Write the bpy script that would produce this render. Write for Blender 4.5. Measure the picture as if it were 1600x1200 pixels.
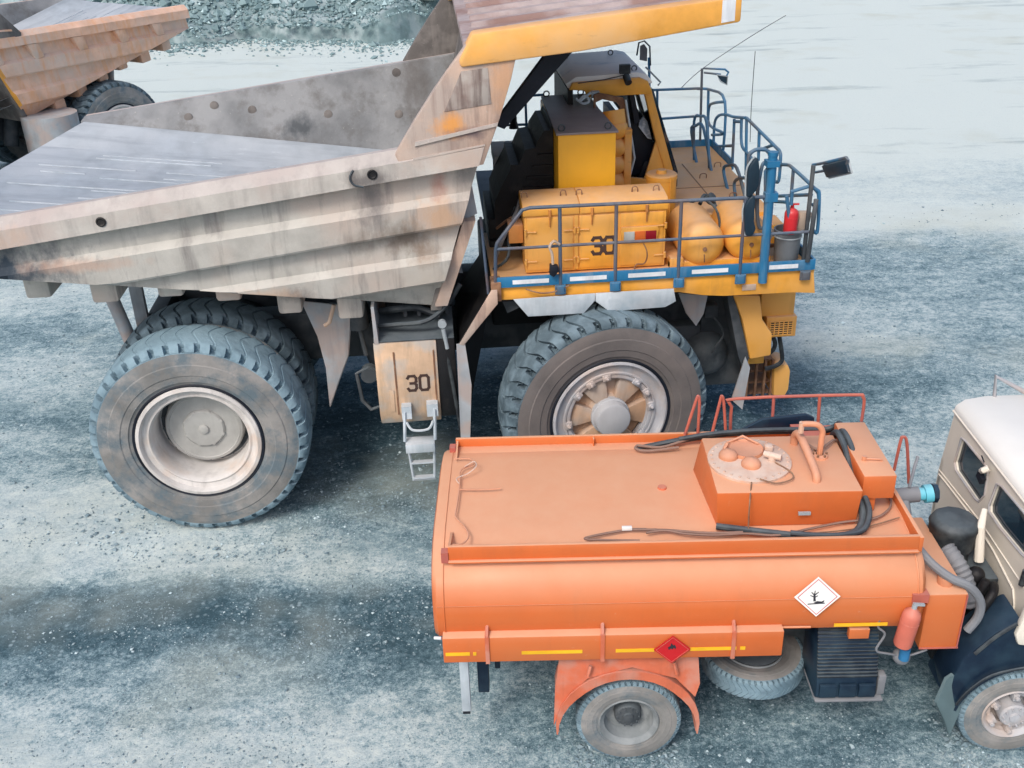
import bpy, bmesh, math, random
import numpy as np
from mathutils import Vector, Matrix
random.seed(7); rng=np.random.default_rng(7)
for o in list(bpy.data.objects): bpy.data.objects.remove(o)
scene=bpy.context.scene; COL=scene.collection
# ---------------- camera, sky, sun, exposure
CAMH=8.8638; PITCH=0.4809; ROLL=0.0335
cam=bpy.data.cameras.new('camera'); camo=bpy.data.objects.new('camera',cam); COL.objects.link(camo)
s_,c_=math.sin(PITCH),math.cos(PITCH)
R0=Vector((1,0,0)); F=Vector((0,c_,-s_)); D0=Vector((0,-s_,-c_))
Rv=R0*math.cos(ROLL)+D0*math.sin(ROLL); Dv=-R0*math.sin(ROLL)+D0*math.cos(ROLL)
m=Matrix((Rv,-Dv,-F)).transposed().to_4x4(); m.translation=Vector((0,0,CAMH)); camo.matrix_world=m
cam.sensor_width=36; cam.lens=36*1615.24/1600; cam.clip_end=2000; cam.clip_start=.1
scene.camera=camo
scene.render.resolution_x=1024; scene.render.resolution_y=768
SUN_EL=math.radians(47); SUN_AZ=math.radians(208)   # azimuth clockwise from +Y: light from behind and left of the camera
w=bpy.data.worlds.new('World'); scene.world=w; w.use_nodes=True
nt=w.node_tree; sky=nt.nodes.new('ShaderNodeTexSky'); sky.sky_type='NISHITA'; sky.sun_disc=False
sky.sun_elevation=SUN_EL; sky.sun_rotation=SUN_AZ; sky.air_density=1.0; sky.dust_density=4.0; sky.ozone_density=1.0
bg=nt.nodes['Background']; bg.inputs[1].default_value=0.15; nt.links.new(sky.outputs[0],bg.inputs[0])
sun=bpy.data.lights.new('sun','SUN'); sun.energy=1.5; sun.angle=math.radians(15); sun.color=(1,.955,.9)
suno=bpy.data.objects.new('sun',sun); COL.objects.link(suno)
sd=Vector((math.sin(SUN_AZ)*math.cos(SUN_EL),math.cos(SUN_AZ)*math.cos(SUN_EL),math.sin(SUN_EL)))
suno.rotation_euler=sd.to_track_quat('Z','Y').to_euler()
scene.view_settings.view_transform='Standard'; scene.view_settings.look='None'; scene.view_settings.exposure=0.17; scene.view_settings.gamma=1
scene.render.engine='CYCLES'

# ---------------- materials
def G(nt,kind,**kw):
    n=nt.nodes.new('ShaderNode'+kind)
    for k,v in kw.items():
        if k.startswith('i_'):
            key=k[2:]; key=int(key) if key.isdigit() else key.replace('_',' ')
            n.inputs[key].default_value=v
        else: setattr(n,k,v)
    return n
def c4(c): return (c[0],c[1],c[2],1)
def noise(nt,co,scale,sc=(1,1,1),detail=5,rough=.6,seed=0.):
    mp=G(nt,'Mapping'); mp.inputs['Scale'].default_value=sc; mp.inputs['Location'].default_value=(seed,seed*1.7,seed*.6)
    nt.links.new(co,mp.inputs[0]); n=G(nt,'TexNoise',i_Scale=scale,i_Detail=detail,i_Roughness=rough)
    nt.links.new(mp.outputs[0],n.inputs['Vector']); return n.outputs['Fac']
def ramp(nt,v,a,b,lo=0.,hi=1.):
    n=G(nt,'MapRange'); n.inputs[1].default_value=a; n.inputs[2].default_value=b; n.inputs[3].default_value=lo; n.inputs[4].default_value=hi
    nt.links.new(v,n.inputs[0]); return n.outputs[0]
def mth(nt,op,a,b=None):
    n=G(nt,'Math',operation=op,use_clamp=False)
    for i,x in enumerate((a,b)):
        if x is None: continue
        if isinstance(x,(int,float)): n.inputs[i].default_value=x
        else: nt.links.new(x,n.inputs[i])
    return n.outputs[0]
def mix(nt,f,a,b):
    n=G(nt,'Mix',data_type='RGBA')
    for i,x in ((0,f),(6,a),(7,b)):
        if isinstance(x,(int,float)): n.inputs[i].default_value=x
        elif isinstance(x,tuple): n.inputs[i].default_value=c4(x)
        else: nt.links.new(x,n.inputs[i])
    return n.outputs[2]
MATS={}
def mat(name,base,alt=None,altscale=1.2,altr=(.45,.6),rough=.6,metal=0.,dust=0.,dustcol=(.58,.56,.55),grime=0.,grimecol=(.08,.06,.05),gr=(.5,.68),streak=(5,5,.7),
        scratch=0.,scratchcol=(.6,.6,.6),scrs=(1,1,1),bump=.08,bscale=40,var=.18,seed=0.,side=0.,spec=.35,spots=(),dnr=(.55,1.15)):
    M_=bpy.data.materials.new(name); M_.use_nodes=True; nt=M_.node_tree; bs=nt.nodes['Principled BSDF']
    tc=G(nt,'TexCoord'); co=tc.outputs['Object']
    col=base
    v=noise(nt,co,2.3,detail=6,seed=seed)
    dk=tuple(x*(1-var) for x in base); lt=tuple(min(1,x*(1+var)) for x in base)
    col=mix(nt,ramp(nt,v,.3,.7),dk,lt)
    if alt:
        a=noise(nt,co,altscale,detail=7,rough=.55,seed=seed+3.1); col=mix(nt,ramp(nt,a,*altr),col,alt)
    if grime:
        g=noise(nt,co,1.,sc=streak,detail=8,rough=.65,seed=seed+7.7); col=mix(nt,mth(nt,'MULTIPLY',ramp(nt,g,*gr),grime),col,grimecol)
    if dust or side:
        ge=G(nt,'NewGeometry'); sp=G(nt,'SeparateXYZ'); nt.links.new(ge.outputs['Normal'],sp.inputs[0])
        up=ramp(nt,sp.outputs[2],.1,.95,side,1.)
        dn=noise(nt,co,3.5,detail=8,rough=.7,seed=seed+11); dn=ramp(nt,dn,.25,.75,*dnr)
        f=mth(nt,'MULTIPLY',mth(nt,'MULTIPLY',up,dn),dust if dust else .5)
        n=G(nt,'Clamp'); nt.links.new(f,n.inputs[0]); col=mix(nt,n.outputs[0],col,dustcol)
    if scratch:
        s=noise(nt,co,14,sc=scrs,detail=9,rough=.75,seed=seed+5); col=mix(nt,mth(nt,'MULTIPLY',ramp(nt,s,.62,.72),scratch),col,scratchcol)
    for (sx,sz,rx,rz,sc_,st) in spots:
        mp=G(nt,'Mapping'); mp.inputs['Location'].default_value=(-sx/rx,0,-sz/rz); mp.inputs['Scale'].default_value=(1/rx,0,1/rz); nt.links.new(co,mp.inputs[0])
        ln=G(nt,'VectorMath',operation='LENGTH'); nt.links.new(mp.outputs[0],ln.inputs[0])
        dn_=noise(nt,co,5,sc=(1,1,.6),detail=8,rough=.7,seed=sx+sz); q=mth(nt,'ADD',ln.outputs['Value'],mth(nt,'MULTIPLY',mth(nt,'SUBTRACT',dn_,.5),2.2))
        col=mix(nt,ramp(nt,q,1.15,.25,0,st),col,sc_)
    nt.links.new(col,bs.inputs['Base Color'])
    bs.inputs['Roughness'].default_value=rough; bs.inputs['Metallic'].default_value=metal; bs.inputs['Specular IOR Level'].default_value=spec
    if bump:
        b=noise(nt,co,bscale,detail=6,seed=seed+2); bn=G(nt,'Bump',i_Strength=bump,i_Distance=.02); nt.links.new(b,bn.inputs['Height'])
        b2=noise(nt,co,1.7,detail=3,seed=seed+9); bn2=G(nt,'Bump',i_Strength=bump*1.2,i_Distance=.05); nt.links.new(b2,bn2.inputs['Height']); nt.links.new(bn.outputs[0],bn2.inputs['Normal'])
        nt.links.new(bn2.outputs[0],bs.inputs['Normal'])
    MATS[name]=M_; return M_
PINK=(.62,.42,.31)
mat('yellow',(.80,.37,.045),alt=(.78,.40,.10),altscale=.8,rough=.5,dust=.62,dustcol=(.74,.50,.33),grime=.4,grimecol=(.36,.18,.07),gr=(.55,.75),side=.05)
mat('bright_yellow',(.92,.47,.03),rough=.4,var=.05,grime=.15,grimecol=(.6,.25,.03))
mat('dull_orange',(.55,.22,.05),rough=.55,dust=.5,dustcol=(.6,.42,.32),grime=.5,side=.1)
mat('cabinet_top',(.27,.235,.24),rough=.5,var=.1,grime=.3,grimecol=(.18,.15,.16))
mat('rail_blue',(.035,.17,.33),alt=(.10,.11,.13),altscale=1.1,altr=(.48,.6),rough=.5,dust=.35,dustcol=(.3,.38,.42),grime=.3,side=.05)
mat('rail_slate',(.06,.09,.14),alt=(.11,.09,.10),altscale=1.5,altr=(.48,.6),rough=.5,dust=.4,dustcol=(.25,.3,.36),grime=.4,grimecol=(.2,.24,.28))
mat('rim_dusty',(.17,.19,.20),alt=(.27,.29,.30),altscale=4,rough=.8,dust=.5,dustcol=(.3,.34,.36),bump=.2)
mat('deep_blue',(.02,.16,.33),rough=.5,dust=.2,dustcol=(.3,.4,.5),grime=.3,grimecol=(.3,.38,.42))
mat('tyre',(.04,.068,.088),alt=(.15,.215,.26),altscale=3,altr=(.44,.62),rough=.88,dust=.5,dustcol=(.21,.29,.34),side=.2,bump=.8,bscale=9,grime=.6,grimecol=(.015,.03,.045),streak=(5,5,5),scratch=.4,scratchcol=(.33,.42,.48))
mat('tyre_dusty',(.10,.165,.21),alt=(.24,.345,.41),altscale=2.2,altr=(.38,.6),rough=.92,dust=.75,dustcol=(.25,.37,.44),side=.35,bump=.8,bscale=9,grime=.8,grimecol=(.035,.07,.10),streak=(5,5,5),scratch=.5,scratchcol=(.42,.52,.58))
mat('sidewall',(.20,.20,.195),alt=(.31,.30,.29),altscale=2.0,altr=(.4,.65),rough=.88,bump=.35,bscale=20,grime=.9,grimecol=(.11,.155,.185),gr=(.46,.62),streak=(2.5,2.5,2.5),scratch=.8,scratchcol=(.40,.44,.46))
mat('sidewall_dark',(.14,.128,.125),alt=(.19,.165,.155),altscale=1.6,altr=(.4,.7),rough=.8,bump=.15,bscale=25,grime=.3,grimecol=(.09,.09,.095),streak=(2,2,2),scratch=.25,scratchcol=(.3,.31,.32))
mat('rim_pale',(.60,.575,.555),alt=(.62,.50,.42),altscale=1.8,altr=(.54,.7),rough=.6,dust=.5,dustcol=(.58,.58,.57),grime=.5,grimecol=(.28,.27,.26))
mat('hub_grey',(.40,.40,.385),rough=.65,dust=.4,dustcol=(.5,.5,.49),grime=.3,grimecol=(.25,.25,.24))
mat('rim_grey',(.42,.43,.46),alt=(.5,.42,.38),altscale=2,rough=.55,grime=.4,grimecol=(.22,.22,.23),dust=.3)
mat('disc_orange',(.52,.33,.21),alt=(.46,.38,.32),rough=.65,grime=.4,grimecol=(.25,.17,.12),dust=.2)
mat('cap_grey',(.45,.46,.48),rough=.45,var=.06,grime=.15,grimecol=(.3,.3,.3))
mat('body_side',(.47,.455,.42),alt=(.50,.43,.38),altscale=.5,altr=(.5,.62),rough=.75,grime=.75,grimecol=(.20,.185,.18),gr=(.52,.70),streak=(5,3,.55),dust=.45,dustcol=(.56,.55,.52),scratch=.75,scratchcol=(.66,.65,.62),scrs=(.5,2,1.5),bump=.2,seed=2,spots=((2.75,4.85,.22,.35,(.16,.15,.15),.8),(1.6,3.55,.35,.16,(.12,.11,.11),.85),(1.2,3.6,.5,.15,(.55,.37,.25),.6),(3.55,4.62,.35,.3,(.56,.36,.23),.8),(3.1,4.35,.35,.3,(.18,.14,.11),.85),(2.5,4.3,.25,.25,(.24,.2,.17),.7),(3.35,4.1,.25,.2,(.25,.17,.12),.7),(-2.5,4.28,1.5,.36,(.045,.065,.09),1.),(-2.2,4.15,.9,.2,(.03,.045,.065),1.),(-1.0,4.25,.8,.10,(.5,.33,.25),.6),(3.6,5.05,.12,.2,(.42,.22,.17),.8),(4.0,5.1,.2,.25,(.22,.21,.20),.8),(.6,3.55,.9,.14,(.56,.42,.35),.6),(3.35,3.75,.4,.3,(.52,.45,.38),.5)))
mat('body_front',(.53,.385,.305),alt=(.42,.35,.31),altscale=1.0,altr=(.45,.62),rough=.75,grime=.75,grimecol=(.24,.17,.15),gr=(.52,.68),streak=(5,3,.5),dust=.3,dustcol=(.52,.46,.42),scratch=.5,scratchcol=(.62,.57,.52),bump=.2,seed=4,spots=((3.78,5.83,.22,.18,(.75,.33,.08),.9),(4.0,5.72,.28,.09,(.15,.11,.12),.85),(4.45,6.35,.22,.35,(.66,.38,.22),.8),(3.4,5.45,.3,.2,(.5,.42,.37),.6)))
mat('body_rail',(.50,.475,.44),alt=(.47,.40,.365),altscale=.9,rough=.75,dust=.75,dustcol=(.43,.38,.375),grime=.5,grimecol=(.25,.23,.22),scratch=.7,scratchcol=(.7,.68,.66),bump=.2,spots=((2.7,5.2,.35,.16,(.12,.11,.11),.8),(-2.3,4.7,.8,.2,(.62,.42,.30),.6),(3.9,5.4,.6,.2,(.52,.40,.33),.6)))
mat('body_inner',(.20,.21,.22),alt=(.29,.30,.31),altscale=1.3,altr=(.4,.62),rough=.7,scratch=1.,scratchcol=(.52,.50,.47),scrs=(1.5,1.5,1.5),bump=.35,bscale=18,grime=.7,grimecol=(.12,.115,.11),streak=(2.5,2.5,2.5),seed=6,spots=((1.2,4.55,.3,.25,(.07,.08,.09),.9),(3.3,5.2,.35,.8,(.12,.11,.105),.7)))
mat('headboard_inner',(.125,.115,.11),alt=(.20,.185,.175),altscale=2.2,rough=.75,scratch=1.,scratchcol=(.42,.40,.38),scrs=(1.5,1.5,1.5),grime=.4,grimecol=(.3,.27,.25),streak=(4,4,.6),bump=.3,bscale=14,seed=8)
mat('floor_steel',(.35,.395,.44),alt=(.44,.48,.52),altscale=.7,altr=(.42,.62),rough=.55,scratch=.9,scratchcol=(.72,.77,.8),scrs=(.05,1.4,1),grime=.5,grimecol=(.20,.23,.27),streak=(.35,3,1),bump=.12,seed=3)
mat('patch_brown',(.24,.17,.15),alt=(.40,.36,.33),altscale=2.,altr=(.42,.6),rough=.7,grime=.8,grimecol=(.12,.08,.07),gr=(.48,.62),streak=(9,9,.6),scratch=.6,scratchcol=(.5,.46,.42),bump=.15)
mat('canopy_top',(.42,.36,.36),alt=(.30,.20,.18),altscale=1.3,rough=.75,grime=.5,grimecol=(.2,.12,.1),streak=(.6,5,1),bump=.3,seed=5)
mat('beam_orange',(.78,.38,.075),alt=(.76,.45,.19),altscale=.6,altr=(.45,.6),rough=.6,grime=.5,grimecol=(.28,.15,.08),gr=(.6,.7),streak=(1.2,4,5),dust=.4,dustcol=(.72,.48,.33),seed=1)
mat('black_oil',(.010,.010,.012),rough=.55,var=.4,alt=(.03,.027,.026),altscale=3,altr=(.55,.7),bump=.3)
mat('dark_steel',(.045,.055,.065),rough=.6,alt=(.09,.10,.11),altscale=2.5,dust=.4,dustcol=(.2,.25,.28),bump=.2)
mat('navy_black',(.008,.012,.022),rough=.6,var=.3,bump=.1)
mat('plate_white',(.50,.56,.61),alt=(.36,.44,.5),altscale=3,altr=(.5,.7),rough=.65,grime=.4,grimecol=(.25,.33,.38),dust=.3)
mat('grey_sheet',(.36,.39,.42),rough=.6,grime=.4,grimecol=(.2,.22,.25),dust=.3,alt=(.42,.36,.34),altscale=2)
mat('box_beige',(.66,.46,.31),alt=(.5,.45,.4),altscale=2.4,altr=(.45,.6),rough=.65,dust=.5,dustcol=(.2,.2,.2),grime=.5,grimecol=(.3,.22,.15),seed=4)
mat('label_white',(.7,.74,.78),rough=.6,grime=.5,grimecol=(.4,.45,.5))
mat('stencil_black',(.06,.035,.03),rough=.8)
mat('rust_brown',(.20,.10,.06),rough=.8,alt=(.3,.17,.1),altscale=6,dust=.4,dustcol=(.4,.28,.2))
mat('lamp_red',(.25,.01,.02),rough=.25); mat('lamp_orange',(.62,.14,.03),rough=.3); mat('lamp_clear',(.5,.52,.5),rough=.25,var=.3)
mat('black_rubber',(.016,.02,.026),rough=.55,dust=.5,dustcol=(.16,.2,.23),alt=(.05,.06,.065),altscale=5)
mat('mirror_back',(.012,.03,.05),rough=.35,dust=.15,dustcol=(.15,.2,.25))
mat('mirror_rim',(.35,.40,.43),rough=.4)
mat('cream',(.78,.73,.64),rough=.35,var=.04,grime=.3,grimecol=(.52,.47,.40),gr=(.54,.75),dust=.2,dustcol=(.74,.72,.68),bump=.03)
mat('cream_roof',(.80,.80,.77),rough=.4,var=.03,bump=.03)
mat('white_roof',(.88,.86,.84),rough=.5,alt=(.62,.66,.70),altscale=2.5,altr=(.55,.72),var=.03)
mat('tank_orange',(.62,.135,.030),alt=(.58,.155,.045),altscale=.6,altr=(.4,.65),rough=.42,spec=.22,dust=.85,dustcol=(.72,.42,.27),side=.05,grime=.3,grimecol=(.42,.12,.045),gr=(.54,.74),var=.06,bump=.04,scratch=.3,scratchcol=(.60,.36,.25),dnr=(.85,1.05))
mat('fender_orange',(.60,.15,.075),alt=(.58,.24,.17),altscale=2.5,rough=.6,dust=.45,dustcol=(.55,.36,.3),grime=.35,grimecol=(.3,.09,.05))
mat('pipe_orange',(.62,.27,.15),rough=.6,dust=.5,dustcol=(.66,.42,.32),grime=.3,grimecol=(.3,.15,.1))
mat('pipe_red',(.50,.13,.09),rough=.55,dust=.3,dustcol=(.55,.3,.25),alt=(.42,.12,.1),altscale=4)
mat('lid_pale',(.64,.48,.39),rough=.7,dust=.5,dustcol=(.66,.55,.48),grime=.5,grimecol=(.4,.22,.16),alt=(.62,.36,.24),altscale=5,altr=(.5,.65))
mat('fender_blue',(.006,.016,.036),rough=.35,dust=.3,dustcol=(.07,.12,.17),alt=(.015,.035,.06),altscale=2.5,bump=.05)
mat('flap_green',(.09,.14,.155),rough=.7,dust=.3,dustcol=(.25,.33,.37))
mat('reflective_yellow',(.85,.48,.02),rough=.4)
mat('sign_white',(.82,.82,.80),rough=.5,var=.04); mat('sign_red',(.55,.015,.02),rough=.45,var=.05); mat('sign_black',(.03,.03,.04),rough=.6)
mat('extinguisher_red',(.62,.03,.04),rough=.35,dust=.2,dustcol=(.6,.3,.28))
mat('extinguisher_orange',(.60,.16,.11),rough=.5,dust=.4,dustcol=(.62,.34,.27))
mat('cyan_paint',(.12,.52,.66),rough=.4,dust=.3,dustcol=(.5,.66,.7)); mat('pipe_blue',(.03,.17,.36),rough=.5)
mat('hose_grey',(.19,.20,.22),rough=.7,dust=.4,dustcol=(.34,.36,.38)); mat('hose_brown',(.22,.13,.10),rough=.7,dust=.3,dustcol=(.45,.33,.27))
mat('cardboard',(.5,.40,.32),rough=.85); mat('bucket_grey',(.16,.18,.20),rough=.5,dust=.3,dustcol=(.35,.38,.4))
mat('rag_grey',(.22,.27,.33),rough=.9,alt=(.5,.56,.62),altscale=9,altr=(.5,.62))
mat('truck2_side',(.80,.50,.36),alt=(.66,.56,.50),altscale=.45,altr=(.52,.72),rough=.7,grime=.6,grimecol=(.80,.36,.14),gr=(.48,.66),dust=.3,dustcol=(.66,.58,.53),bump=.1,seed=9)
def glass(name,col,rough=.05):
    M_=bpy.data.materials.new(name); M_.use_nodes=True; b=M_.node_tree.nodes['Principled BSDF']
    b.inputs['Base Color'].default_value=c4(col); b.inputs['Roughness'].default_value=rough; b.inputs['Specular IOR Level'].default_value=.6; MATS[name]=M_
glass('window_dark',(.012,.03,.05))
gm=bpy.data.materials.new('mirror_glass'); gm.use_nodes=True; b=gm.node_tree.nodes['Principled BSDF']; b.inputs['Base Color'].default_value=(.5,.55,.6,1); b.inputs['Metallic'].default_value=1; b.inputs['Roughness'].default_value=.08; MATS['mirror_glass']=gm
gm=bpy.data.materials.new('clear_pane'); gm.use_nodes=True; b=gm.node_tree.nodes['Principled BSDF']; b.inputs['Base Color'].default_value=(.9,.95,1,1); b.inputs['Transmission Weight'].default_value=1; b.inputs['Roughness'].default_value=.02; b.inputs['IOR'].default_value=1.05; MATS['clear_pane']=gm

# ---------------- mesh builder
class MB:
    def __init__(s): s.v=[]; s.f=[]; s.mi=[]; s.cur=0
    def add(s,vs,fs):
        n=len(s.v); s.v+= [tuple(map(float,p)) for p in vs]; s.f+=[tuple(i+n for i in f) for f in fs]; s.mi+=[s.cur]*len(fs); return s
    def box(s,x0,x1,y0,y1,z0,z1):
        return s.hexa([(x0,y0,z0),(x1,y0,z0),(x1,y1,z0),(x0,y1,z0),(x0,y0,z1),(x1,y0,z1),(x1,y1,z1),(x0,y1,z1)])
    def hexa(s,p): return s.add(p,[(0,3,2,1),(4,5,6,7),(0,1,5,4),(1,2,6,5),(2,3,7,6),(3,0,4,7)])
    def prism(s,poly,a,b,ax='y'):
        # poly: 2D points in the other two axes order (x,z) for y, (y,z) for x, (x,y) for z
        def P(p,t): return {'y':(p[0],t,p[1]),'x':(t,p[0],p[1]),'z':(p[0],p[1],t)}[ax]
        n=len(poly); vs=[P(p,a) for p in poly]+[P(p,b) for p in poly]
        return s.add(vs,[tuple(range(n))[::-1],tuple(range(n,2*n))]+[(i,(i+1)%n,n+(i+1)%n,n+i) for i in range(n)])
    def poly3(s,pts,off):
        n=len(pts); o=Vector(off); vs=[tuple(p) for p in pts]+[tuple(Vector(p)+o) for p in pts]
        return s.add(vs,[tuple(range(n))[::-1],tuple(range(n,2*n))]+[(i,(i+1)%n,n+(i+1)%n,n+i) for i in range(n)])
    def tube(s,pts,r,seg=8,closed=False,caps=True):
        P=[Vector(p) for p in pts]; n=len(P); rr=r if isinstance(r,(list,tuple)) else [r]*n
        T=[]
        for i in range(n):
            a=P[(i-1)%n] if (i or closed) else P[0]; b=P[(i+1)%n] if (i<n-1 or closed) else P[-1]
            t=(b-a); T.append(t.normalized() if t.length>1e-9 else Vector((0,0,1)))
        u=T[0].orthogonal().normalized(); vs=[]; 
        for i in range(n):
            u=(u-T[i]*u.dot(T[i])); u=u.normalized() if u.length>1e-6 else T[i].orthogonal().normalized(); w_=T[i].cross(u)
            for k in range(seg):
                a=2*math.pi*k/seg; vs.append(P[i]+(u*math.cos(a)+w_*math.sin(a))*rr[i])
        fs=[]
        for i in range(n if closed else n-1):
            for k in range(seg): fs.append((i*seg+k,i*seg+(k+1)%seg,((i+1)%n)*seg+(k+1)%seg,((i+1)%n)*seg+k))
        if not closed and caps: fs+=[tuple(range(seg))[::-1],tuple((n-1)*seg+k for k in range(seg))]
        return s.add(vs,fs)
    def cyl(s,p0,p1,r,seg=20): return s.tube([p0,p1],r,seg)
    def lathe(s,prof,o,ax='y',seg=40,cap=False):
        # prof: list of (radius, height along axis)
        o=Vector(o); vs=[]
        for r,h in prof:
            for k in range(seg):
                a=2*math.pi*k/seg; c,q=math.cos(a)*r,math.sin(a)*r
                vs.append(o+Vector({'y':(c,h,q),'z':(c,q,h),'x':(h,c,q)}[ax]))
        fs=[(i*seg+k,i*seg+(k+1)%seg,(i+1)*seg+(k+1)%seg,(i+1)*seg+k) for i in range(len(prof)-1) for k in range(seg)]
        if cap: fs+=[tuple(range(seg))[::-1],tuple((len(prof)-1)*seg+k for k in range(seg))]
        return s.add(vs,fs)
    def sphere(s,c,r,seg=14,rings=8,sc=(1,1,1)):
        prof=[(r*math.sin(math.pi*i/rings)+1e-4,-r*math.cos(math.pi*i/rings)) for i in range(rings+1)]
        n=len(s.v); s.lathe(prof,(0,0,0),'z',seg)
        for i in range(n,len(s.v)):
            v=s.v[i]; s.v[i]=(v[0]*sc[0]+c[0],v[1]*sc[1]+c[1],v[2]*sc[2]+c[2])
        return s
    def loft(s,rows,closed=False):
        n=len(rows[0]); vs=[p for r in rows for p in r]; fs=[]
        for i in range(len(rows)-1):
            for k in range(n if closed else n-1): fs.append((i*n+k,i*n+(k+1)%n,(i+1)*n+(k+1)%n,(i+1)*n+k))
        return s.add(vs,fs)
    def mirror(s,yc):  # reflect in plane y=yc/2*2 -> y' = yc - y
        o=MB(); o.v=[(x,yc-y,z) for x,y,z in s.v]; o.f=[f[::-1] for f in s.f]; o.mi=list(s.mi); return o
    def mesh(s,name,mats,smooth=35,bevel=0):
        me=bpy.data.meshes.new(name); me.from_pydata(s.v,[],s.f)
        for m_ in (mats if isinstance(mats,(list,tuple)) else [mats]): me.materials.append(MATS[m_])
        if any(s.mi): me.polygons.foreach_set('material_index',s.mi)
        bm=bmesh.new(); bm.from_mesh(me); bmesh.ops.recalc_face_normals(bm,faces=bm.faces)
        if bevel:
            es=[e for e in bm.edges if len(e.link_faces)==2 and e.calc_face_angle(0)>math.radians(32)]
            try: bmesh.ops.bevel(bm,geom=es,offset=bevel,segments=2,profile=.5,affect='EDGES',clamp_overlap=True)
            except Exception: pass
        bm.to_mesh(me); bm.free()
        if smooth: me.shade_smooth(); me.set_sharp_from_angle(angle=math.radians(smooth))
        return me
    def build(s,name,mats,parent=None,smooth=35,bevel=0,label=None):
        me=s.mesh(name,mats,smooth,bevel); o=bpy.data.objects.new(name,me); COL.objects.link(o)
        if parent: o.parent=parent
        if label: o['label']=label
        return o
def empty(name,parent=None,loc=(0,0,0),rz=0,ry=0):
    o=bpy.data.objects.new(name,None); COL.objects.link(o); o.location=loc; o.rotation_euler=(0,ry,rz); o.empty_display_size=.3
    if parent: o.parent=parent
    return o
def tag(o,label,cat=None,group=None,kind=None):
    if label: o['label']=label
    if cat: o['category']=cat
    if group: o['group']=group
    if kind: o['kind']=kind
    return o
def copy_tree(o,parent=None,skip=()):
    c=o.copy(); COL.objects.link(c); c.parent=parent
    for ch in list(o.children):
        if ch not in skip: copy_tree(ch,c,skip)
    return c
def lerp(a,b,t): return a+(b-a)*t
def smooth_path(pts,n=6):
    P=[Vector(p) for p in pts]; out=[]
    for i in range(len(P)-1):
        p0=P[max(i-1,0)];p1=P[i];p2=P[i+1];p3=P[min(i+2,len(P)-1)]
        for k in range(n):
            t=k/n; out.append(.5*((2*p1)+(p2-p0)*t+(2*p0-5*p1+4*p2-p3)*t*t+(3*p1-p0-3*p2+p3)*t**3))
    out.append(P[-1]); return out
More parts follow.
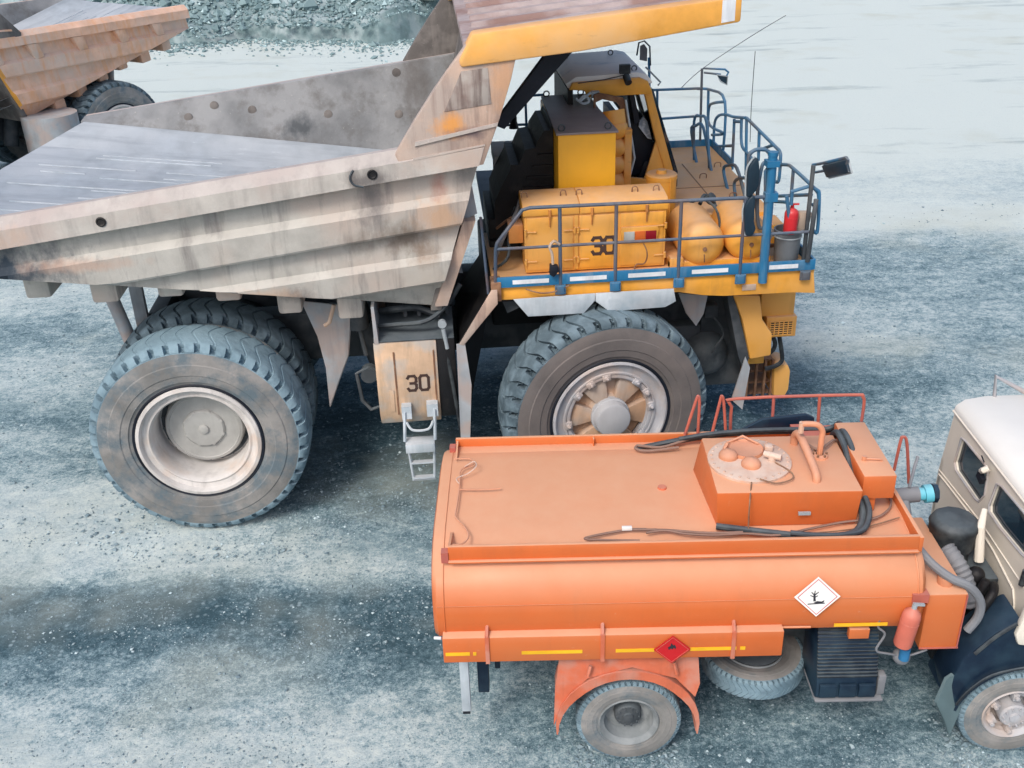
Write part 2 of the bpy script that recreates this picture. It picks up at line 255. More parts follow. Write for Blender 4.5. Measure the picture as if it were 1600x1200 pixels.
TR={
'far_rail':[[[7.521,6.1,4.819],[8.504,6.1,4.808]],[[7.706,6.1,4.288],[8.532,6.1,4.306]],[[7.676,6.1,4.8],[7.694,6.1,4.288],[8.033,6.1,3.638]],[[8.484,6.1,5.162],[8.521,6.1,3.855]],[[5.062,6.1,4.819],[5.598,6.1,4.828]],[[4.801,6.1,4.312],[5.413,6.1,4.305]],[[5.26,6.1,4.821],[5.267,6.1,4.101]],[[7.503,6.1,5.396],[7.537,6.1,4.715]]],
'front_rail':[[[8.75,6.574,4.665],[8.75,6.447,3.884],[8.75,5.974,3.264]],[[8.75,7.389,4.526],[8.75,6.421,4.702],[8.75,5.404,4.708],[8.75,5.353,3.707],[8.75,5.823,3.526]],[[8.75,5.403,4.703],[8.75,6.165,4.513],[8.75,6.451,4.371],[8.75,6.359,4.069],[8.75,5.363,4.15],[8.75,6.133,3.934]],[[8.75,5.923,3.279],[8.75,5.994,3.888],[8.75,5.987,4.21],[8.75,5.722,4.389],[8.75,5.257,4.508],[8.75,4.802,4.574],[8.75,4.088,4.721]],[[8.75,4.75,4.549],[8.75,4.668,3.686]],[[8.75,5.884,3.781],[8.75,4.769,4.081]],[[8.75,4.336,4.681],[8.75,4.225,4.258],[8.75,3.905,4.194],[8.75,3.397,4.162]],[[8.75,4.049,4.735],[8.75,3.847,3.818]],[[8.75,4.048,4.73],[8.75,2.541,4.66],[8.75,2.25,4.641],[8.75,2.179,4.539],[8.75,2.18,4.206],[8.75,2.396,4.154]],[[8.75,3.314,4.675],[8.75,3.239,4.229]],[[8.75,3.722,3.829],[8.75,3.762,4.135],[8.75,3.446,4.343],[8.75,2.864,4.496],[8.75,2.636,4.483],[8.75,2.617,4.284]],[[8.75,2.459,4.374],[8.75,1.877,4.539],[8.75,1.585,4.562],[8.75,0.684,4.541],[8.75,0.497,4.496],[8.75,0.449,4.308]],[[8.75,1.582,4.552],[8.75,1.566,4.168]],[[8.75,2.395,3.898],[8.75,0.766,4.424]],[[8.75,2.34,3.834],[8.75,1.723,4.016]],[[8.75,2.576,4.656],[8.75,3.296,4.378]],[[8.75,4.739,4.507],[8.75,4.317,4.606]]],
'step_rail':[[[8.2,4.783,3.553],[8.2,5.513,4.166],[8.2,5.245,4.339],[8.2,4.694,4.44],[8.2,3.955,3.816]],[[8.2,5.149,3.554],[8.2,5.355,4.397],[8.2,4.93,4.579],[8.2,4.506,4.583],[8.2,4.147,3.886]],[[8.2,2.837,3.785],[8.2,3.281,4.092],[8.2,2.973,4.256],[8.2,2.558,4.33],[8.2,2.037,4.043]],[[8.2,2.527,3.892],[8.2,2.631,4.069],[8.2,2.383,4.216],[8.2,1.984,4.336]]],
'near_rail':[[[7.914,0.45,4.198],[7.881,0.45,4.594],[7.908,0.45,4.933],[7.945,0.45,5.007],[8.03,0.45,5.036]],[[7.864,0.45,4.539],[7.93,0.45,4.14],[8.001,0.45,4.087],[8.067,0.45,4.097]],[[8.016,0.45,4.306],[7.966,0.45,4.887],[8.025,0.45,4.971]],[[7.745,0.45,4.789],[7.722,0.45,5.095],[7.77,0.45,5.167],[7.843,0.45,5.19],[7.942,0.45,5.178],[8.024,0.45,5.101]],[[8.605,0.45,4.638],[8.699,0.45,4.588],[8.742,0.45,4.502],[8.772,0.45,4.022],[8.736,0.45,3.987],[8.691,0.45,4.038]],[[8.29,0.45,4.527],[8.365,0.45,4.149]],[[8.358,0.45,4.568],[8.363,0.45,4.399]],[[8.335,0.45,4.58],[8.582,0.45,4.645]],[[8.654,0.45,4.383],[8.743,0.45,4.39]]],
'mirror_arm':[[[8.7,0.7,4.867],[8.7,0.469,4.941],[8.7,-0.419,5.267],[8.7,-0.478,5.252],[8.7,-0.449,5.173],[8.7,-0.101,5.035],[8.7,0.581,4.795]]],
'mirror_arm_far':[[[8.508,6.1,5.163],[8.908,6.1,5.127],[8.978,6.1,5.073],[8.943,6.1,5.006]],[[8.526,6.1,5.086],[8.834,6.1,5.041]]],
'mirror_rect':[[8.68,0.368,4.948],[8.68,-0.426,5.239],[8.68,-0.575,5.118],[8.68,0.137,4.846]],
'mirror_small':[[8.754,6.1,5.045],[8.956,6.1,5.005],[8.953,6.1,4.856],[8.828,6.1,4.926]],
'oval_a':[[7.706,0.3,4.594],[7.692,0.3,4.922],[7.735,0.3,5.049],[7.812,0.3,5.098],[7.841,0.3,4.74],[7.739,0.3,4.592]],
'oval_b':[[7.738,0.3,4.042],[7.694,0.3,4.26],[7.693,0.3,4.484],[7.804,0.3,4.6],[7.821,0.3,4.253],[7.852,0.3,4.138],[7.805,0.3,4.038]],
'antenna_a':[[8.123,6.1,4.837],[8.496,6.1,5.161],[9.307,6.1,5.662],[9.953,6.1,6.018]],
'antenna_b':[[8.75,3.755,4.401],[8.75,3.837,4.978],[8.75,3.855,5.831]],
'post_blue':[[8.019,0.36,5.138],[8.025,0.36,3.324]],
'post_grey':[[8.589,0.4,4.933],[8.611,0.4,3.626]],
'post_edge':[[8.612,0.36,4.593],[8.652,0.36,3.629]],
'work_lamp_cable':[[6.384,0.68,3.882],[6.432,0.68,3.785],[6.445,0.68,3.67],[6.402,0.68,3.577],[6.302,0.68,3.574],[6.267,0.68,3.509]],
'mudflap':[[1.532,1.0,3.188],[2.225,1.0,3.044],[2.096,1.0,2.234],[1.912,1.0,1.822],[1.746,1.0,1.432],[1.748,1.0,2.048],[1.687,1.0,2.574]],
'strut_front':[[7.792,0.9,2.911],[8.195,0.9,2.886],[8.266,0.9,2.491],[8.433,0.9,2.249],[8.445,0.9,1.886],[8.123,0.9,1.844],[7.955,0.9,2.511]],
'front_flap':[[8.051,0.9,1.892],[8.134,0.9,1.702],[8.069,0.9,0.983],[7.885,0.9,1.167]],
'inner_flap':[[7.02,1.1,2.918],[7.466,1.1,2.849],[7.424,1.1,2.562],[7.319,1.1,2.36],[7.152,1.1,2.58]],
'front_hose':[[8.589,1.4,2.01],[8.663,1.4,1.862],[8.652,1.4,1.752],[8.587,1.4,1.679]],
'front_hose2':[[8.71,1.4,2.013],[8.796,1.4,1.631],[8.787,1.4,1.508],[8.67,1.4,1.437],[8.538,1.4,1.413]],
't_hose':[[0.227,2.1,2.636],[0.358,2.1,2.675],[0.72,2.1,2.75],[1.081,2.1,2.808],[1.515,2.1,2.837],[1.95,2.1,2.842],[2.385,2.1,2.838],[2.549,2.1,2.799]],
't_hose_b':[[2.391,1.904,2.95],[2.455,1.813,2.95],[2.457,1.574,2.95],[2.449,1.247,2.95],[2.425,0.968,2.95]],
't_hose_c':[[2.511,1.043,2.78],[2.439,0.721,2.78],[2.339,0.444,2.78],[2.222,0.286,2.78],[2.018,0.228,2.78],[1.74,0.239,2.78],[1.501,0.288,2.78],[1.172,0.369,2.78],[0.854,0.449,2.78]],
't_brown':[[0.154,0.341,2.8],[0.348,0.373,2.8],[0.529,0.312,2.8],[0.807,0.275,2.8],[1.123,0.289,2.8],[1.428,0.25,2.8],[1.764,0.344,2.8],[2.106,0.439,2.8],[2.44,0.494,2.8],[2.625,0.627,2.8],[2.712,0.796,2.8],[2.712,1.004,2.8],[2.563,1.226,2.8],[2.386,1.441,2.8],[2.017,1.116,3.2],[1.903,1.29,3.2]],
't_loop':[[0.081,0.239,2.76],[-0.419,0.28,2.76],[-0.384,0.332,2.76],[-0.026,0.425,2.76],[0.165,0.428,2.76]],
't_handle':[[1.638,0.95,3.392],[1.646,0.95,3.482],[1.682,0.95,3.522],[1.736,0.95,3.47],[1.788,0.95,3.346],[1.851,0.95,3.211],[1.897,0.95,3.074],[1.902,0.95,2.947]],
't_breather':[[1.816,1.05,3.559],[1.914,1.05,3.543],[1.984,1.05,3.498],[1.999,1.05,3.432],[1.988,1.05,3.337],[1.993,1.05,3.183]],
't_greyhose':[[2.593,0.1,3.236],[2.682,0.1,3.123],[2.819,0.1,2.822],[2.923,0.1,2.59],[3.089,0.1,2.414],[3.263,0.1,2.307],[3.406,0.1,2.103],[3.442,0.1,1.899],[3.341,0.1,1.737]],
't_tailcable':[[-1.826,1.823,2.78],[-1.646,1.815,2.78],[-1.613,1.692,2.78],[-1.743,1.579,2.78],[-1.742,1.259,2.78],[-1.752,0.897,2.78],[-1.755,0.689,2.78],[-1.662,0.528,2.78],[-1.61,0.352,2.78],[-1.668,0.227,2.78],[-1.807,0.222,2.78]],
't_tailcable2':[[-1.739,1.197,2.78],[-1.452,1.185,2.78],[-1.302,1.203,2.78]],
't_rail':[[[1.359,2.35,2.721],[1.35,2.35,3.07],[1.394,2.35,3.169],[2.704,2.35,3.181],[2.839,2.35,3.153],[2.866,2.35,3.052],[2.865,2.35,2.832]],[[1.825,2.35,3.165],[1.84,2.35,2.742]],[[2.348,2.35,3.183],[2.367,2.35,2.795]]],
't_hoops':[[[0.806,2.2,2.791],[0.908,2.2,3.223],[0.933,2.2,3.296],[0.952,2.2,3.205],[0.954,2.2,2.769]],[[1.114,2.2,2.782],[1.182,2.2,3.215],[1.199,2.2,3.289],[1.227,2.2,3.198],[1.274,2.2,2.803]],[[3.15,1.9,2.436],[3.168,1.9,2.816],[3.188,1.9,2.874],[3.242,1.9,2.797],[3.343,1.9,2.258]]],
't_win_a':[[3.95,2.115,2.717],[3.95,1.993,2.738],[3.95,1.448,2.757],[3.95,1.369,2.693],[3.95,1.343,2.447],[3.95,1.434,2.301],[3.95,1.531,2.279],[3.95,2.097,2.289],[3.95,2.168,2.358]],
't_win_b':[[3.95,1.149,2.722],[3.95,1.038,2.762],[3.95,0.53,2.79],[3.95,0.213,2.783],[3.95,0.187,2.417],[3.95,0.4,2.374],[3.95,0.908,2.334],[3.95,1.177,2.343],[3.95,1.206,2.407]],
't_cabout':[[3.95,2.392,2.862],[3.95,2.559,1.996],[3.95,2.53,1.785],[3.95,0.557,2.849]],
't_seam':[[3.95,2.413,1.998],[3.95,1.501,2.05],[3.95,0.411,1.935]],
't_whitepost':[[3.617,0.75,2.648],[3.658,0.75,2.119]],
't_cabrail':[[4.38,2.4,2.981],[4.334,2.4,3.347],[4.693,2.4,3.139],[5.192,2.4,2.848]],
't_misc':{'side':[[3.765,-0.05,1.648],[3.72,-0.05,2.68],[3.869,-0.05,1.603],[3.653,-0.05,1.734]],'cap':[[3.094,0.115,2.3]],'red':[[2.719,-0.22,2.266],[2.641,-0.22,1.789]],'blue':[[2.763,-0.1,1.621],[2.772,-0.1,1.469]]},
'diam_w':[[1.56,-0.12,2.327],[1.746,-0.12,2.554],[1.986,-0.12,2.33],[1.767,-0.12,2.123]],
'strips':[[-1.866,-1.625],[-1.593,-1.561],[-1.111,-0.509],[-0.179,0.201],[0.556,1.012],[1.05,1.101]],
'strip_r':[[1.973,-0.12,1.956],[2.496,-0.12,1.942]],
'lid':[[1.286,1.222,3.18],[1.064,1.105,3.18],[1.267,0.897,3.18],[1.494,0.985,3.18],[1.437,1.177,3.18]],
}

# strokes for stencilled digits, on plane y=const, facing -y
def digits(txt,x,z,h,wd,th,y,dep,parent,gap=.3,name='stencil_number'):
    G_={'3':[[(.05,.86),(.2,1),(.8,1),(.97,.85),(.97,.62),(.8,.5),(.35,.5)],[(.8,.5),(.97,.38),(.97,.15),(.8,0),(.2,0),(.05,.14)]],
        '0':[[(.2,0),(.03,.15),(.03,.85),(.2,1),(.42,1)],[(.58,1),(.8,1),(.97,.85),(.97,.15),(.8,0),(.58,0)],[(.42,0),(.2,0)]]}
    b=MB()
    for i,ch in enumerate(txt):
        ox=x+i*(wd*(1+gap))
        for st in G_[ch]:
            for a,c in zip(st[:-1],st[1:]):
                A_=Vector((ox+a[0]*wd,0,z+a[1]*h)); B_=Vector((ox+c[0]*wd,0,z+c[1]*h)); d=(B_-A_).normalized(); nrm=Vector((-d.z,0,d.x))*th/2; e=d*th*.42
                q=[A_-e+nrm,A_-e-nrm,B_+e-nrm,B_+e+nrm]; dy=random.uniform(0,.0004)
                b.poly3([(p.x,y-dy,p.z) for p in q],(0,-dep-dy,0))
    return b.build(name,'stencil_black',parent,smooth=0)

# ---------------- ground
CP=[(-31.68, 69.34, 0.9), (-14.8, 51.2, 0.95), (-5.6, 51.2, 1), (3.37, 47.97, 0.95), (13.2, 52.94, 0.95), (23.39, 50.89, 0.95), (11.96, 37.76, 1), (18.29, 38.94, 0.95), (15.92, 33.91, 0.82), (11.2, 31.71, 0.9), (13.91, 31.0, 0.85), (11.88, 28.66, 0.72), (14.3, 27.94, 0.62), (9.72, 28.78, 0.75), (9.45, 26.18, 0.9), (11.68, 25.42, 0.9), (12.88, 24.79, 0.8), (7.97, 22.96, 0.45), (9.87, 22.78, 0.45), (11.9, 22.59, 0.45), (8.21, 20.95, 0.48), (10.51, 20.75, 0.5), (6.44, 18.74, 0.65), (8.16, 19.23, 0.6), (9.8, 18.78, 0.5), (5.66, 16.84, 0.2), (4.23, 15.72, 0.2), (7.3, 17.51, 0.5), (9.07, 17.11, 0.55), (6.95, 15.53, 0.6), (8.64, 16.12, 0.6), (6.26, 13.9, 0.6), (6.08, 15.59, 0.35), (-10.84, 22.24, 0.65), (-9.04, 21.71, 0.6), (-10.26, 20.08, 0.4), (-8.73, 19.96, 0.45), (-9.49, 18.79, 0.65), (-9.42, 17.67, 0.6), (-8.16, 16.57, 0.35), (-8.52, 15.46, 0.6), (-7.49, 14.77, 0.45), (-7.47, 13.63, 0.7), (-6.43, 13.22, 0.7), (-5.19, 12.33, 0.75), (-7.0, 12.43, 0.65), (-3.56, 12.09, 0.6), (-2.33, 12.48, 0.4), (-1.46, 12.12, 0.45), (-2.06, 13.66, 0.25), (-2.73, 15.96, 0.15), (-1.63, 14.8, 0.2), (-5.43, 11.6, 0.65), (-3.19, 11.55, 0.6), (-1.85, 11.41, 0.5), (-6.8, 11.68, 0.6), (-6.52, 10.98, 0.15), (-4.8, 10.96, 0.12), (-3.07, 10.87, 0.12), (-1.62, 10.73, 0.15), (-6.32, 10.46, 0.15), (-4.23, 10.42, 0.12), (-2.57, 10.34, 0.15), (-1.56, 10.11, 0.2), (-6.0, 9.86, 0.35), (-4.46, 9.78, 0.4), (-2.87, 9.71, 0.35), (-1.52, 9.53, 0.35), (-5.58, 9.19, 0.6), (-4.31, 9.24, 0.45), (-2.9, 9.07, 0.6), (-1.47, 9.01, 0.5), (-5.47, 8.5, 0.75), (-4.5, 8.65, 0.5), (-3.35, 8.41, 0.7), (-2.26, 8.27, 0.6), (-1.19, 8.23, 0.6), (-0.12, 9.15, 0.45), (0.01, 8.26, 0.35), (2.36, 8.35, 0.3), (2.99, 8.05, 0.3), (4.18, 8.46, 0.3), (3.52, 8.68, 0.4), (4.33, 7.9, 0.5), (5.01, 7.87, 0.5), (1.11, 15.93, 0.15), (3.43, 16.25, 0.15), (1.36, 8.88, 0.2)]  # x, y, dust tone; low values beneath the vehicles paint in their shade

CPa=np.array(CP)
def dust_shade(X,Y):
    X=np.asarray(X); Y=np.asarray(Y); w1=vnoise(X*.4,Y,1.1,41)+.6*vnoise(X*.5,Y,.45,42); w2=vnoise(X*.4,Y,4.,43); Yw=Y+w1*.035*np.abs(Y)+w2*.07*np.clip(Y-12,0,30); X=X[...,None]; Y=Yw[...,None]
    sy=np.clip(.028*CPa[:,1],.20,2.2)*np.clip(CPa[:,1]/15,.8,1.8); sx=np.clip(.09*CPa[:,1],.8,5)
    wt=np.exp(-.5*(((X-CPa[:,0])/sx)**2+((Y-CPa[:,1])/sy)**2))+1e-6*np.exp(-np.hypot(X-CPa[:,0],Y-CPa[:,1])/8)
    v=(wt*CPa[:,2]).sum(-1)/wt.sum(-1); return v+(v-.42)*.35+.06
def vnoise(X,Y,sc,seed):
    r=np.random.default_rng(seed); T_=r.random((64,64)); x=X/sc; y=Y/sc; xi=np.floor(x).astype(int); yi=np.floor(y).astype(int); fx=x-xi; fy=y-yi; fx=fx*fx*(3-2*fx); fy=fy*fy*(3-2*fy)
    g=lambda a,b:T_[a%64,b%64]
    return (g(xi,yi)*(1-fx)+g(xi+1,yi)*fx)*(1-fy)+(g(xi,yi+1)*(1-fx)+g(xi+1,yi+1)*fx)*fy-.5
xs=np.concatenate([-np.geomspace(400,20,22),np.arange(-19,19,.2),np.geomspace(20,400,22)]); ys=np.concatenate([-np.geomspace(300,6,12),np.arange(-5,6,.5),np.arange(6,30,.15),np.geomspace(30,600,60)])
X,Y=np.meshgrid(xs,ys); near=np.clip((80-np.abs(Y))/50,0,1)*np.clip((60-np.abs(X))/40,0,1)
def gz(X,Y): return (vnoise(X,Y,2.1,1)*.05+vnoise(X,Y,.7,2)*.028+vnoise(X,Y,.3,3)*.014+vnoise(X*.25,Y,.5,5)*.02)
Z=gz(X,Y)*near
nx,ny=len(xs),len(ys); V=np.stack([X,Y,Z],-1).reshape(-1,3)
idx=np.arange(nx*ny).reshape(ny,nx); Fc=np.stack([idx[:-1,:-1],idx[:-1,1:],idx[1:,1:],idx[1:,:-1]],-1).reshape(-1,4)
me=bpy.data.meshes.new('ground'); me.from_pydata(V.tolist(),[],Fc.tolist()); me.shade_smooth()
at=me.attributes.new('dust','FLOAT','POINT'); at.data.foreach_set('value',dust_shade(X,Y).reshape(-1).astype(np.float32))  # carries dust cover plus the shade painted under the vehicles
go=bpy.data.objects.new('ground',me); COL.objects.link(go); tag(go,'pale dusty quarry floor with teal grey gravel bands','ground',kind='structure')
M_=bpy.data.materials.new('quarry_ground'); M_.use_nodes=True; nt=M_.node_tree; bs=nt.nodes['Principled BSDF']; MATS['quarry_ground']=M_
tc=G(nt,'TexCoord'); co=tc.outputs['Object']; aa=G(nt,'Attribute',attribute_name='dust'); dv=aa.outputs['Fac']
n1=noise(nt,co,.8,sc=(.45,1,1),detail=9,rough=.6); n2=noise(nt,co,5.5,sc=(.7,1,1),detail=10,rough=.75,seed=4); n3=noise(nt,co,55,detail=4,rough=.8,seed=9); n4=noise(nt,co,.12,sc=(.4,1,1),detail=6,seed=2)
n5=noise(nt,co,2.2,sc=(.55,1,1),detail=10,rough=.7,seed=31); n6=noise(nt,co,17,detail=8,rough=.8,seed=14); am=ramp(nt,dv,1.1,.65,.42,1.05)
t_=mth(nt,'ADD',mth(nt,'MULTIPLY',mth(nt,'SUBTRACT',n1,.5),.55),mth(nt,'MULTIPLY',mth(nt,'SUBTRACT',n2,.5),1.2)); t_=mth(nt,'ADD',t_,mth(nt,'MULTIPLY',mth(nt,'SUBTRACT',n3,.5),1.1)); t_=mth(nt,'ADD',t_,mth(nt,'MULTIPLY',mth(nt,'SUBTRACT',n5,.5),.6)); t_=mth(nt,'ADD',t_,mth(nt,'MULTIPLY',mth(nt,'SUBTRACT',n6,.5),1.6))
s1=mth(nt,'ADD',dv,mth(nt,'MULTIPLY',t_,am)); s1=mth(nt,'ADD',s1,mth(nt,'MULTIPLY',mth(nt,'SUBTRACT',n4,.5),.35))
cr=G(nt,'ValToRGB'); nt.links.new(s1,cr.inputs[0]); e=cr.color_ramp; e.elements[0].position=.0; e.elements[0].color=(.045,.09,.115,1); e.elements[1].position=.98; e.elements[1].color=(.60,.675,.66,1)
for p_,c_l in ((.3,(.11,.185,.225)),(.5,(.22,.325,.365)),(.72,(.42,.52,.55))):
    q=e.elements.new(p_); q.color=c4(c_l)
warm=noise(nt,co,.35,detail=3,seed=21); colw=mix(nt,ramp(nt,warm,.55,.75,0,.5),cr.outputs[0],(.50,.54,.48))
vo2=G(nt,'TexVoronoi',i_Scale=10.); nt.links.new(co,vo2.inputs['Vector']); sp2=G(nt,'SeparateColor'); nt.links.new(vo2.outputs['Color'],sp2.inputs[0])
low=ramp(nt,dv,.8,.35,.15,1.)
c2=mth(nt,'MULTIPLY',mth(nt,'MULTIPLY',ramp(nt,vo2.outputs['Distance'],.34,.16),ramp(nt,sp2.outputs[0],.6,.75)),low); colw=mix(nt,mth(nt,'MULTIPLY',c2,.6),colw,(.36,.47,.52))
n7=noise(nt,co,.55,sc=(.22,1,1),detail=10,rough=.7,seed=51); colw=mix(nt,ramp(nt,n7,.56,.68,0,.55),colw,(.20,.29,.32))
# embedded stone chips: voronoi cells of lighter and darker grains
vo=G(nt,'TexVoronoi',i_Scale=26.); nt.links.new(co,vo.inputs['Vector']); sp=G(nt,'SeparateColor'); nt.links.new(vo.outputs['Color'],sp.inputs[0])
chip=mth(nt,'MULTIPLY',ramp(nt,vo.outputs['Distance'],.22,.12),ramp(nt,sp.outputs[0],.72,.8)); colw=mix(nt,mth(nt,'MULTIPLY',chip,.65),colw,(.42,.52,.57))
chipd=mth(nt,'MULTIPLY',ramp(nt,vo.outputs['Distance'],.25,.12),ramp(nt,sp.outputs[1],.8,.86)); colw=mix(nt,mth(nt,'MULTIPLY',chipd,.55),colw,(.04,.085,.11))
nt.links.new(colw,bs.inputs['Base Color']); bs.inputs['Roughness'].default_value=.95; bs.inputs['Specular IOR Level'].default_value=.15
hh=mth(nt,'ADD',mth(nt,'MULTIPLY',n3,.5),mth(nt,'ADD',n2,chip)); bn=G(nt,'Bump',i_Strength=.55,i_Distance=.04); nt.links.new(hh,bn.inputs['Height']); nt.links.new(bn.outputs[0],bs.inputs['Normal'])
me.materials.append(M_)
# loose gravel
def rockmat(name,a,b_,sc=3):
    M_=bpy.data.materials.new(name); M_.use_nodes=True; nt=M_.node_tree; bs=nt.nodes['Principled BSDF']
    ge=G(nt,'NewGeometry'); tc=G(nt,'TexCoord'); n=noise(nt,tc.outputs['Object'],sc,detail=6); col=mix(nt,mth(nt,'MULTIPLY',mth(nt,'ADD',ge.outputs['Random Per Island'],n),.5),a,b_)
    col=mix(nt,ramp(nt,ge.outputs['Random Per Island'],.86,.95),col,tuple(min(.8,x*1.25+.05) for x in b_))
    nt.links.new(col,bs.inputs['Base Color']); bs.inputs['Roughness'].default_value=.9; MATS[name]=M_
rockmat('gravel_stone',(.06,.12,.16),(.36,.46,.50)); rockmat('rubble_stone',(.07,.135,.15),(.32,.44,.46),.5)
mat('rubble_fines',(.17,.25,.265),alt=(.34,.42,.44),altscale=.8,rough=.95,grime=.6,grimecol=(.3,.38,.4),streak=(2,2,2),bump=.4); rockmat('boulder_stone',(.5,.52,.5),(.66,.68,.64),2)
def stones(name,pos,size,mt,flat=.6,sub=0):
    base=np.array([(1,0,0),(-1,0,0),(0,1,0),(0,-1,0),(0,0,1),(0,0,-1)],float); fb=np.array([(0,2,4),(2,1,4),(1,3,4),(3,0,4),(2,0,5),(1,2,5),(3,1,5),(0,3,5)])
    n=len(pos); vs=base[None]*(rng.uniform(.55,1.15,(n,6,1)))*size[:,None,None]; vs[...,2]*=flat
    th=rng.uniform(0,6.28,n); ph=rng.uniform(-.5,.5,n); c,s=np.cos(th)[:,None],np.sin(th)[:,None]
    x=vs[...,0]*c-vs[...,1]*s; y=vs[...,0]*s+vs[...,1]*c; z=vs[...,2]; c2,s2=np.cos(ph)[:,None],np.sin(ph)[:,None]; x,z=x*c2-z*s2,x*s2+z*c2
    vs=np.stack([x,y,z],-1)+pos[:,None,:]; fs=(fb[None]+6*np.arange(n)[:,None,None]).reshape(-1,3)
    me=bpy.data.meshes.new(name); me.from_pydata(vs.reshape(-1,3).tolist(),[],fs.tolist()); me.materials.append(MATS[mt]); o=bpy.data.objects.new(name,me); COL.objects.link(o); return o
def scatter(n,x0,x1,y0,y1,pw):
    x=rng.uniform(x0,x1,n*3); y=y0+(y1-y0)*rng.random(n*3)**pw; d=dust_shade(x,y); cl=vnoise(x,y,.6,8)+vnoise(x*.5,y,.25,9)*.6; k=rng.random(n*3)<np.clip(.75-d*.7+cl*1.2,.04,1); x,y=x[k][:n],y[k][:n]; return x,y
x,y=scatter(15000,-7.5,6.5,7.4,13.5,1.3); sz=rng.lognormal(-4.55,.45,len(x)).clip(.005,.04); a_=stones('gravel',np.stack([x,y,gz(x,y)+sz*.25],-1),sz,'gravel_stone'); tag(a_,'loose grey gravel strewn over the quarry floor near the vehicles','gravel',kind='stuff')
x,y=scatter(7000,-13,15,12,27,1.2); sz=rng.lognormal(-3.95,.4,len(x)).clip(.01,.06); a_=stones('gravel',np.stack([x,y,gz(x,y)+sz*.2],-1),sz,'gravel_stone'); tag(a_,'coarser stone chips strewn on the ground behind the vehicles','gravel',kind='stuff')
cc=[(-4.43,12.9,2.0,.9),(1.6,13.3,1.6,.8),(1.12,8.2,.45,.35),(5.15,8.0,.45,.35)]
px_,py_=[],[]
for cx_,cy_,rx_,ry_ in cc:
    a=rng.uniform(0,6.28,700); q=rng.normal(1,.22,700); px_.append(cx_+np.cos(a)*rx_*q); py_.append(cy_+np.sin(a)*ry_*q)
x=np.concatenate(px_); y=np.concatenate(py_); sz=rng.lognormal(-4.1,.5,len(x)).clip(.008,.06); a_=stones('gravel',np.stack([x,y,gz(x,y)+sz*.3],-1),sz,'gravel_stone'); tag(a_,'crushed stones pushed up around the tyres where they meet the ground','gravel',kind='stuff')
# ---------------- rubble heap far behind
def edge_y(a): return 56.5+np.sin(a*.35)*1.2+np.maximum(0,(a+6)*.55)+np.sin(a*1.3)*.5+np.maximum(0,(-17-a)*.9)
def heap_z(x,d): return d*.70+vnoise(x,d,2.5,11)*1.6+vnoise(x,d,5.,13)*2.
n=5000; x=rng.uniform(-30,9,n); y=edge_y(x)-rng.exponential(1.1,n)+.4; sz=rng.lognormal(-2.6,.5,n).clip(.04,.35); o2=stones('rubble_spill',np.stack([x,y,sz*.2],-1),sz,'rubble_stone'); tag(o2,'scattered broken rock spilled onto the pale floor in front of the rubble heap','rubble',kind='stuff')
n=24000; x=rng.uniform(-32,10,n); d=rng.random(n)**1.1*20-.6; y=edge_y(x)+d; hz=np.maximum(heap_z(x,np.maximum(d,0)),0)
sz=rng.lognormal(-2.1,.55,n).clip(.05,.8)*np.where(d<1.5,.55,1); o=stones('rubble_heap',np.stack([x,y,hz+sz*.15],-1),sz,'rubble_stone',flat=.8)
xs2=np.linspace(-36,14,90); ds=np.linspace(0,24,50); rows=[]
for d in ds:
    zz=heap_z(xs2,np.full_like(xs2,d))-.05; rows.append([(float(a),float(edge_y(np.array(a)))+d,float(z_) if d>0 else -.1) for a,z_ in zip(xs2,zz)])
hb=MB(); hb.cur=1; hb.loft(rows)
hm=hb.mesh('rubble_core',['rubble_stone','rubble_fines']); bm=bmesh.new(); bm.from_mesh(o.data); bm.from_mesh(hm); o.data.materials.append(MATS['rubble_fines']); bm.to_mesh(o.data); bm.free(); tag(o,'heap of broken teal grey rock at the far edge of the yard','rubble',kind='stuff')
def boulder(loc,r,lab):
    bm=bmesh.new(); bmesh.ops.create_icosphere(bm,subdivisions=3,radius=1)
    rr=random.Random(int(loc[0]*31+loc[1])); cuts=[(Vector((rr.uniform(-1,1),rr.uniform(-1,1),rr.uniform(-.6,1))).normalized(),rr.uniform(.5,.85)) for _ in range(9)]
    for v in bm.verts:
        for nrm,h in cuts:
            dd=v.co.dot(nrm)-h
            if dd>0: v.co-=nrm*dd*.95
        v.co*=r; v.co.z*=.75
    me=bpy.data.meshes.new('boulder'); bm.to_mesh(me); bm.free(); me.materials.append(MATS['boulder_stone']); me.shade_smooth(); me.set_sharp_from_angle(angle=.4)
    o=bpy.data.objects.new('boulder',me); COL.objects.link(o); o.location=loc; tag(o,lab,'boulder','pale boulders on the rubble heap')
for l,r,lab in (((-1.6,55.6,1.0),1.25,'large pale boulder at the foot of the rubble heap nearest the dump body'),((-3.4,57.5,2.3),1.0,'pale boulder just left above the large one on the rubble heap'),((-1.2,59,3.0),1.6,'widest pale boulder high on the rubble behind the dump body'),((-5.6,59.5,3.2),1.1,'pale cream boulder at the top edge of the photo left of the others'),((-3.8,61,4.0),1.2,'pale boulder in the top row between two others')): boulder(l,r,lab)

